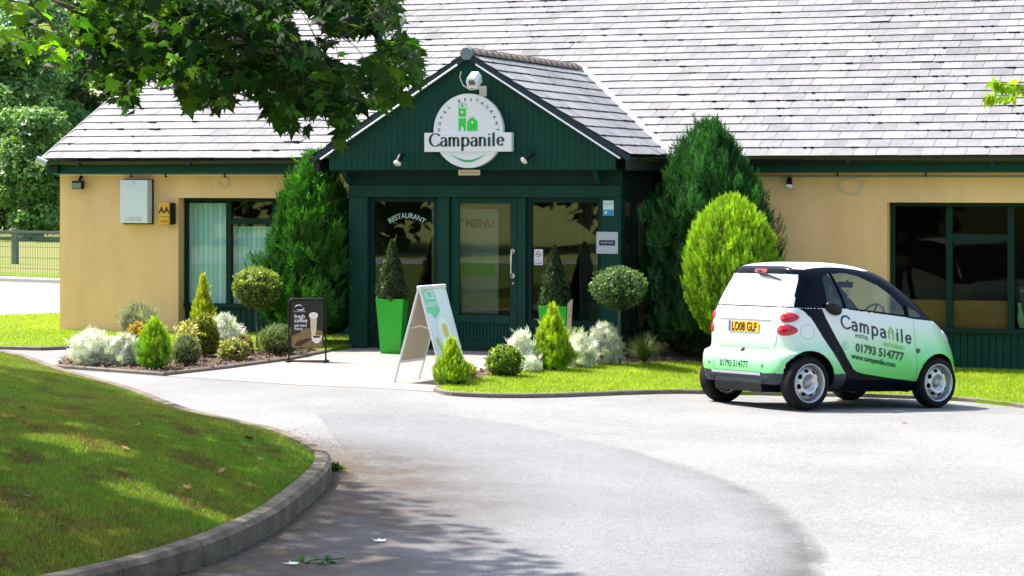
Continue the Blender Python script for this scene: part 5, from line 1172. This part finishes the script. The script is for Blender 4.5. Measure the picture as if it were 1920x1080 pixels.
# --- litter
def leafthing(x, y, z, s, m, label, rz, name='fallen_leaf', tm=T_MA, cat='leaf', lift=.02):
    V = tm[0]*s; V = V.copy(); V[:, 2] = np.abs(V[:, 2])*.4+lift*np.abs(V[:, 0]/s)**2; o = npmesh(name, V, tm[1], m); o.location = (x, y, z); o.rotation_euler = (0, 0, rz); return tag(o, label, cat)
zr = lambda x, y: float(zg(x, y))+.012
leafthing(4.64, -14.08, zr(4.6, -14.1), .12, mat('paper_white', (.75, .75, .72), .7), 'pale fallen leaf on the asphalt near the kerb', .4)
leafthing(4.50, -15.10, zr(4.5, -15.1), .13, MATS['paper_white'], 'pale torn leaf beside the green sprig at the bottom of the picture', 1.9)
leafthing(6.38, -4.02, zr(6.4, -4.0), .12, mat('leaf_pale_green', (.35, .5, .3), .6), 'pale green leaf lying on the road beside the car', 2.2)
leafthing(6.65, -5.38, zr(6.6, -5.4), .09, mat('leaf_red', (.25, .04, .03), .6), 'small red leaf lying on the road in front of the car', .9)
LB = mat('leaf_brown', (.28, .13, .05), .7)
def bz(x, y):
    d = Vector((x, y))-bc; best = 1
    a0 = math.atan2(d.y, d.x); k = min(range(nb), key=lambda i: abs(math.atan2(math.sin(math.atan2(BANK[i].y-bc.y, BANK[i].x-bc.x)-a0), math.cos(math.atan2(BANK[i].y-bc.y, BANK[i].x-bc.x)-a0)))); r0 = d.length/(BANK[k]-bc).length
    return float(zg(x, y))+.095+.34*(1-math.exp(-(1-r0)*5.5))
for i, (x, y) in enumerate(((2.9, -12.4), (3.2, -14.1), (2.2, -13.2), (1.6, -12.0), (2.7, -15.4), (1.0, -14.0), (3.3, -15.9), (.4, -11.8), (2.4, -11.6), (1.8, -15.2), (-.4, -10.6), (3.0, -13.2))):
    o = leafthing(x, y, bz(x, y)+.035, .07+.02*(i % 3), LB, 'small brown fallen leaf lying on the grass bank', i*1.3, lift=.04); o['group'] = 'brown leaves fallen on the grass bank'; o.rotation_euler = (.3*math.sin(i), .4*math.cos(i*2), i*1.3)
p = empty('green_sprig', (4.62, -14.95, zr(4.6, -15)), .5, 'green leafy sprig lying on the asphalt at the bottom', 'sprig')
pos = np.stack([rng.uniform(-.12, .12, 16), rng.uniform(-.05, .05, 16), rng.uniform(0, .02, 16)], 1); d = unit(rng.normal(0, 1, (16, 3))*np.array([[1, .6, .15]])); az = unit(np.array([[0, 0, 1.]])+rng.normal(0, .3, (16, 3))); ax = unit(np.cross(d, az))
V, F, c = stamp(T_OV[0], T_OV[1], pos, ax, d, np.cross(ax, d), np.full(16, .09), tint(16, (.06, .20, .02))); npmesh('leaves', V, F, M_LEAF, p, c)
MB().tube([(-.15, -.02, .01), (0, 0, .012), (.15, .03, .01)], .004, 5).build('stem', M_BARK, p)
p = empty('weed', (3.02, -11.25, zr(3.0, -11.25)-.01), 0, 'small green weed growing at the nose of the kerb', 'plant')
pos = np.stack([rng.normal(0, .03, 60), rng.normal(0, .03, 60), rng.uniform(0, .05, 60)], 1); d = unit(rng.normal(0, .5, (60, 3))+np.array([[0, 0, 1.]])); az = unit(rng.normal(0, 1, (60, 3))); ax = unit(np.cross(d, az)); V, F, c = stamp(T_OV[0], T_OV[1], pos, ax, d, np.cross(ax, d), np.full(60, .05), tint(60, (.07, .13, .03))); npmesh('leaves', V, F, M_LEAF, p, c)
# scattered grit and small debris along the kerb (uncountable)
n = 5200; t_ = rng.integers(0, len(KERB)-1, n); KP = np.array([(p.x, p.y) for p in KERB]); dq = KP[t_+1]-KP[t_]; nn_ = unit(np.stack([dq[:, 1], -dq[:, 0]], 1)); P2 = KP[t_]+dq*rng.random((n, 1))+nn_*(.012+np.abs(rng.exponential(.22, (n, 1))))
keep = (P2[:, 1] < -8) & (P2[:, 0] > 1.5); P2 = P2[keep]; n = len(P2); s_ = rng.uniform(.003, .011, n)
tet = np.array([(-1, -.6, 0), (1, -.6, 0), (0, 1, 0), (0, 0, .8)]); tf = np.array([(0, 1, 3), (1, 2, 3), (2, 0, 3)])
a = rng.random(n)*6.28; ax = np.stack([np.cos(a), np.sin(a), 0*a], 1); ay = np.stack([-np.sin(a), np.cos(a), 0*a], 1); az = np.tile([[0, 0, 1.]], (n, 1))
V, F, c = stamp(tet, tf, np.stack([P2[:, 0], P2[:, 1], zg(P2[:, 0], P2[:, 1])+.003], 1), ax, ay, az, s_, tint(n, (.16, .11, .07), .5)); tag(npmesh('grit', V, F, mat('grit', (1, 1, 1), .9, attr='tint'), None, c), kind='stuff')
# bark chips on the beds (uncountable)
for poly, n, x0, x1, y0, y1 in ((BEDL, 5000, -5.2, -1.9, -4.6, -.5), (BEDR, 5000, 1, 5, -5, 2)):
    X = rng.uniform(x0, x1, n); Y = rng.uniform(y0, y1, n); k = pip(X, Y, poly); X, Y = X[k], Y[k]; n = len(X)
    d = unit(rng.normal(0, 1, (n, 3))*np.array([[1, 1, .35]])); az = unit(np.array([[0, 0, 1.]])+rng.normal(0, .5, (n, 3))); ax = unit(np.cross(d, az))
    V, F, c = stamp(T_OV[0], T_OV[1], np.stack([X, Y, zg(X, Y)+.045], 1), ax, d, np.cross(ax, d), rng.uniform(.02, .06, n), tint(n, (.16, .10, .06), .45)); tag(npmesh('bark_mulch', V, F, MATS['grit'], None, c), kind='stuff')

# ------------------------------------------------------------------ fences at the back left
fe = empty('mesh_fence', (-17.5, 16.9, 0), math.radians(-13.8), 'green welded mesh fence beyond the road at the left', 'fence')
b = MB()
for i in range(-260, 120):
    x = i*.055; b.box(x-.004, x+.004, -.004, .004, .04, 1.13)
for z in (.06, .25, .5, .75, 1.0, 1.12): b.box(-14.3, 6.6, -.007, .001, z, z+.010)
b.build('mesh_panel', mat('fence_green', (.05, .14, .09), .5), fe)
for i in range(-5, 3): MB().box(-1.35+i*2.5-.04, -1.35+i*2.5+.04, -.045, .035, -.1, 1.17).build('post', mat('fence_post', (.01, .08, .05), .5), fe)
rf = empty('rail_fence', (-22.5, 26.5, 0), math.radians(-13.8), 'low weathered timber rail fence in the field behind the mesh fence', 'fence')
for i in range(-6, 5): MB().box(i*2.0-.09, i*2.0+.09, -.06, .06, -.2, .92).build('post', mat('weathered_wood', (.11, .11, .085), .85, var=.3, vscale=8), rf)
MB().box(-13, 9, -.10, -.06, .80, .87).build('rail', MATS['weathered_wood'], rf)
# ------------------------------------------------------------------ trees
def tree(x, y, h, r, n, leaf, base, tip, label, seed, group, name='broadleaf_tree', cat='tree', trunk_r=.18, low=.07):
    r_ = np.random.default_rng(seed); p = empty(name, (x, y, 0), 0, label, cat, group)
    nb_ = 46; cz = r_.uniform(low, .97, nb_); wr = np.sin(np.clip((cz-low*.4)/(1.06-low*.4), 0, 1)*PI)**.55; a = r_.random(nb_)*2*PI; q = np.sqrt(r_.random(nb_))*r*.8*wr
    cent = np.stack([q*np.cos(a), q*np.sin(a), cz*h], 1); cr = r*r_.uniform(.24, .42, nb_)
    k = r_.integers(0, nb_, n); d = unit(r_.normal(0, 1, (n, 3))); rad = cr[k]*(.55+.5*r_.random(n)**.6); pos = cent[k]+d*rad[:, None]*np.array([[1, 1, .62]])
    az = unit(d*.6+np.array([[0, 0, .7]])+r_.normal(0, .45, (n, 3))); dr = unit(np.cross(az, r_.normal(0, 1, (n, 3)))); ax = np.cross(dr, az); s = leaf*r_.uniform(.6, 1.4, n)
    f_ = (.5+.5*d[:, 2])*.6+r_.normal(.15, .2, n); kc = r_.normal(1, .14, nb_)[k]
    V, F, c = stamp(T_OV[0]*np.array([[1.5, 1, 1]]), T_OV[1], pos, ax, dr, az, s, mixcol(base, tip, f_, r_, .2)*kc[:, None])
    npmesh('crown', V, F, M_LEAF, p, c)
    b = MB(); b.tube([(0, 0, -.3), (.05*h*.1, 0, h*.25), (0, .04*h*.1, h*.55), (0, 0, h*.85)], [trunk_r, trunk_r*.8, trunk_r*.5, .03], 9)
    for i in range(12):
        c0 = cent[i]; z0 = min(h*.5, c0[2]*.6); b.tube([(0, 0, z0), tuple(c0*np.array([.5, .5, .8])+np.array([0, 0, z0*.2])), tuple(c0)], [trunk_r*.35, trunk_r*.2, .02], 6)
    b.build('trunk', M_BARK, p); return p
def rel(px, v): u_ = (px-960)/4200*v; return (cam.location.x+RD.x*u_+VD.x*v, cam.location.y+RD.y*u_+VD.y*v)
GB = 'broadleaf trees beyond the field'
x, y = rel(-15, 92); tree(x, y, 8.6, 3.0, 26000, .19, (.045, .12, .04), (.17, .32, .09), 'leafy tree at the left edge with pale sunlit foliage', 71, GB)
x, y = rel(60, 88); tree(x, y, 5.0, 2.0, 16000, .17, (.05, .15, .04), (.20, .35, .10), 'lower light green tree in front of the tall trees', 72, GB)
x, y = rel(75, 100); tree(x, y, 10.2, 3.1, 26000, .19, (.03, .10, .045), (.12, .26, .09), 'tall blue-green tree, middle of the row at the left', 73, GB)
x, y = rel(150, 104); tree(x, y, 9.0, 2.6, 20000, .19, (.02, .07, .03), (.08, .18, .07), 'dark tree nearest the roof verge', 74, GB)
x, y = rel(235, 108); tree(x, y, 9.8, 3.2, 18000, .21, (.02, .06, .03), (.06, .14, .05), 'dark tree showing above the roof verge behind the maple leaves', 75, GB)
x, y = rel(-110, 104); tree(x, y, 13, 4.2, 18000, .22, (.03, .10, .03), (.14, .28, .06), 'tallest tree at the far left behind the maple leaves', 76, GB)
x, y = rel(20, 130); tree(x, y, 17, 5.5, 22000, .28, (.05, .14, .03), (.20, .36, .08), 'very tall bright tree behind the row at the left', 77, GB)
x, y = rel(150, 96); tree(x, y, 3.6, 1.8, 7000, .22, (.02, .07, .03), (.09, .18, .06), 'dark low tree at the foot of the roof verge', 78, GB)
# trees behind the viewpoint: they shade the sky seen from the facade and show in the glass
TB = 'trees behind the viewpoint'
for i, (x, y, h, r) in enumerate(((-30, -44, 13, 6.5), (-21, -40, 11, 6), (-12, -46, 15, 7), (-3, -41, 12, 6), (7, -47, 14, 7), (24, -40, 13, 6))):
    tree(x, y, h, r, 6500, .6, (.03, .08, .02), (.09, .17, .04), ['tree at the far left behind the viewpoint', 'lower tree, second from the left behind the viewpoint', 'tallest tree behind the viewpoint', 'tree just right of the tallest one behind the viewpoint', 'broad tree behind the viewpoint on the right', 'tree to the far right of the car park'][i], 80+i, TB, trunk_r=.35, low=.10)

# ------------------------------------------------------------------ maple overhanging at the top left
mp = empty('maple_tree', (*rel(-1500, 14.5), 0), 0, 'maple tree whose dark leafy boughs hang over the top left', 'tree')
mx0, my0 = mp.location.x, mp.location.y
def C2W(u_, v_, z_): return np.stack([cam.location.x+RD.x*u_+VD.x*v_-mx0, cam.location.y+RD.y*u_+VD.y*v_-my0, z_], -1)
def pix(px, py, v_): return (px-960)/4200*v_, v_, 2.34+(335-py)/4200*v_
r_ = np.random.default_rng(5)
# twigs: bough lines in (px, py, v)
boughs = [[(-900, -500, 12.80), (-300, -180, 12.30), (100, 0, 11.90), (400, 80, 11.70), (600, 170, 11.60), (760, 130, 11.50)],
          [(-900, -500, 12.80), (-300, -60, 12.90), (0, 60, 12.70), (180, 120, 12.50), (300, 170, 12.30)],
          [(100, 0, 11.90), (330, 130, 11.80), (520, 200, 11.90), (640, 235, 12.00)],
          [(-300, -180, 12.30), (200, -120, 12.00), (500, -40, 11.70), (720, 20, 11.60)],
          [(400, 80, 11.70), (520, 100, 11.30), (640, 70, 11.10), (720, 10, 11.10)],
          [(-300, -60, 12.90), (60, 10, 13.50), (200, 60, 13.60), (330, 90, 13.50)],
          [(-500, -380, 12.80), (0, -260, 12.30), (400, -200, 11.90), (700, -120, 11.50)],
          [(600, 170, 11.60), (680, 185, 11.65), (745, 175, 11.70)],
          [(180, 120, 12.50), (230, 180, 12.50)], [(60, 10, 11.50), (150, 90, 11.40), (280, 140, 11.50)], [(400, 80, 11.70), (430, 160, 11.80), (440, 200, 11.80)], [(520, 200, 11.90), (560, 240, 11.90), (575, 262, 11.90)]]
b = MB(); node = []
for i, bo in enumerate(boughs):
    W3 = [Vector(C2W(*pix(*q))) for q in bo]; W3 = catmull([tuple(v) for v in W3], 8); L = len(W3); r0 = .013 if bo[0][0] < -400 else .008
    b.tube(W3, [max(.0025, r0*(1-j/L)) for j in range(L)], 6)
    for j, v in enumerate(W3): node.append(np.array(v))
node = np.array(node)
# leaves hang in clusters round the twigs, limited by the outline of the real boughs
n = 42000
pxs = r_.uniform(-260, 800, n); pys = r_.uniform(-420, 300, n); v_ = r_.uniform(11.0, 13.4, n)
low = np.interp(pxs, [-260, 0, 60, 110, 200, 245, 300, 345, 400, 470, 530, 600, 640, 690, 735, 760, 785, 800], [110, 125, 150, 160, 180, 245, 150, 205, 240, 180, 275, 235, 300, 215, 245, 195, 160, 60])
top = np.interp(pxs, [-260, 620, 700, 740, 752, 790], [-420, -420, -300, -100, 75, 95])
jit = r_.normal(0, 12, n); hole = (noise2(pxs/100, pys/100, 2.4, 14)+noise2(pxs/100, pys/100, 5.5, 15)*.5)
edge = np.clip((low-pys)/90, 0, 1)
ok = (pys < low+jit-14) & (pys > top+r_.normal(0, 10, n)) & (hole > .75-1.9*edge-np.where(pys < 0, 1, 0)) & ~((pxs > 640) & (pys > 60) & (pys < 100) & (pxs < 690)) 
gap = inpoly(pxs, pys, [(535, 28), (560, 70), (610, 105), (660, 128), (712, 95), (745, 72), (760, 40), (690, 62), (640, 62), (600, 36), (570, 5)]) & (r_.random(n) < .95); ok &= ~gap
ok &= ~((pxs < 130) & (pys < 60) & (pys > -30) & (r_.random(n) < .6))
dens_ = np.where((pxs < 150) & (pys > -20), .22, 1)*np.where(pys < -20, np.where(pys < -140, .05, .22), .34+.36*edge); ok &= r_.random(n) < dens_
pxs, pys, v_ = pxs[ok], pys[ok], v_[ok]; n = len(pxs); pos = C2W(*pix(pxs, pys, v_))
# upper canopy well above the frame (casts the shade on the bank)
m2 = 26000; US = r_.uniform(-6.2, 1.2, m2); VS = r_.uniform(12.0, 24, m2); Z2 = r_.uniform(6.5, 12, m2)
edge_ = np.interp(VS, [12, 13.2, 15, 17.4, 19, 21, 24], [1.1, .75, .1, -.8, -1.6, -2.7, -4.3]); kb = np.interp(VS, [12, 15, 18, 20], [-.6, -.5, -1.0, -1.6])
kk = (noise2(US, VS, 1.3, 8)+.5*noise2(US, VS, 3.4, 12) > np.where(US > kb, -2, -.62)) & (r_.random(m2) < np.clip((edge_-US)/.9, 0, 1)); US, VS, Z2 = US[kk], VS[kk], Z2[kk]
ct = 1/math.tan(SUN_EL); U2 = US-Z2*ct*(math.cos(SUN_AZ)*RD.x-math.sin(SUN_AZ)*RD.y); V2 = VS-Z2*ct*(math.cos(SUN_AZ)*VD.x-math.sin(SUN_AZ)*VD.y)
pos2 = C2W(U2, V2, Z2)
def mleaf(pos, tilt, size, cols):
    n = len(pos); az = unit(np.array([[0, 0, 1.]])+r_.normal(0, tilt, (n, 3))); vd = np.array([[VD.x, VD.y, 0]]); az = unit(az-vd*r_.uniform(-.1, .9, (n, 1))); dr = r_.normal(0, 1, (n, 3))*np.array([[1, 1, .2]])+np.array([[0, 0, -1.1]]); dr = unit(dr-az*np.sum(dr*az, 1, keepdims=True)); ax = np.cross(dr, az)
    return stamp(T_MA[0]-np.array([[0, -.45, 0]])*0, T_MA[1], pos, ax, dr, az, size, cols)
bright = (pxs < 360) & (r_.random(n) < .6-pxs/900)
cols = tint(n, (.030, .080, .008), .35); cols[bright] = tint(int(bright.sum()), (.16, .34, .012), .25)  # sunlight through the left-hand leaves is painted into their tint
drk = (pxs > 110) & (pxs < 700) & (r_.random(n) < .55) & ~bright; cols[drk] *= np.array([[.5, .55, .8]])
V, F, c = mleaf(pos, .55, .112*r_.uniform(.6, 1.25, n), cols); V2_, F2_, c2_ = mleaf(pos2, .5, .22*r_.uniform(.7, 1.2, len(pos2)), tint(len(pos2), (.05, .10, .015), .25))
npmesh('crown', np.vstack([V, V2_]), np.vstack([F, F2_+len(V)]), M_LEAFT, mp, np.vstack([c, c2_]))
# petioles from leaves to the nearest twig
sel = r_.choice(n, min(n, 900), replace=False)
for i in sel:
    d2 = np.sum((node-pos[i])**2, 1); j = int(np.argmin(d2))
    if d2[j] < .12: q = Vector(node[j]); p_ = Vector(pos[i]); b.tube([q, q.lerp(p_, .5)+Vector((0, 0, .02)), p_], [.003, .002, .0012], 4, False)
b.build('twigs', M_BARK, mp)
b = MB(); tp = Vector((0, 0, -.2)); e0 = Vector(C2W(*pix(-900, -500, 14.5)))
b.tube([(0, 0, -.3), (.1, .05, 1.5), (.0, .1, 3.2), (.3, .2, 6.6), (.2, 1.2, 10)], [.34, .27, .23, .15, .05], 14)
b.tube([(0, .1, 3.0), tuple(e0*.5+Vector((0, 0, 2.0))), tuple(e0)], [.13, .07, .022], 8)
for i in range(9):
    a = i*.9; b.tube([(.1, .1, 4+i*.3), (1.6*math.cos(a), 1.6*math.sin(a), 5.2+i*.25), (2.4*math.cos(a), 1.2+2.6*math.sin(a), 7.2+i*.3)], [.10, .06, .015], 7)
b.build('trunk', M_BARK, mp)
# sprig of another tree coming in at the right edge
st = empty('ash_tree', (*rel(2900, 17), -.2), 0, 'tree off to the right whose bright sprig enters at the right edge', 'tree')
sx0, sy0 = st.location.x, st.location.y
def S2W(px, py, v_): u_, v2, z_ = pix(px, py, v_); return Vector((cam.location.x+RD.x*u_+VD.x*v2-sx0, cam.location.y+RD.y*u_+VD.y*v2-sy0, z_+.2))
b = MB(); rach = [[(2300, 60, 17), (2100, 110, 17), (1980, 150, 17), (1900, 160, 17), (1865, 150, 17)], [(1980, 150, 17), (1910, 175, 16.95), (1855, 180, 16.9)]]
P = []; 
for rc in rach:
    W3 = [Vector(v) for v in catmull([tuple(S2W(*q)) for q in rc], 8)]; b.tube(W3, [.008*(1-i/len(W3))+.0015 for i in range(len(W3))], 5); P += W3[6:]
b.tube([(0, 0, -.3), (0, .05, 2), (-.1, 0, 4.5), (0, 0, 8)], [.22, .18, .13, .04], 12); b.tube([(0, 0, 3.0), tuple(S2W(2500, -60, 17.2)), tuple(S2W(2300, 60, 17))], [.07, .02, .009], 8); b.build('trunk', M_BARK, st)
k = 170; idx = r_.integers(0, len(P), k); pos = np.array([P[i] for i in idx])+r_.normal(0, .012, (k, 3)); d = unit(np.array([[-.35*RD.x, -.35*RD.y, -1.0]])+r_.normal(0, .35, (k, 3))); az = unit(r_.normal(0, .5, (k, 3))+np.array([[-VD.x, -VD.y, .3]])); ax = unit(np.cross(d, az))
V, F, c = stamp(T_OV[0]*np.array([[.85, 1, 1]]), T_OV[1], pos, ax, d, np.cross(ax, d), .085*r_.uniform(.6, 1.3, k), tint(k, (.26, .40, .02), .2))
n = 6000; dd = unit(r_.normal(0, 1, (n, 3))); pos = np.array([[1.5, -.5, 6.5]])+dd*np.array([[2.6, 2.6, 2.2]])*r_.uniform(.6, 1, (n, 1)); d = unit(r_.normal(0, 1, (n, 3))-np.array([[0, 0, .8]])); az = unit(r_.normal(0, .6, (n, 3))+np.array([[0, 0, 1.]])); ax = unit(np.cross(d, az))
V2_, F2_, c2_ = stamp(T_OV[0], T_OV[1], pos, ax, d, np.cross(ax, d), .22*r_.uniform(.6, 1.3, n), tint(n, (.10, .2, .02), .25))
npmesh('crown', np.vstack([V, V2_]), np.vstack([F, F2_+len(V)]), M_LEAFT, st, np.vstack([c, c2_]))
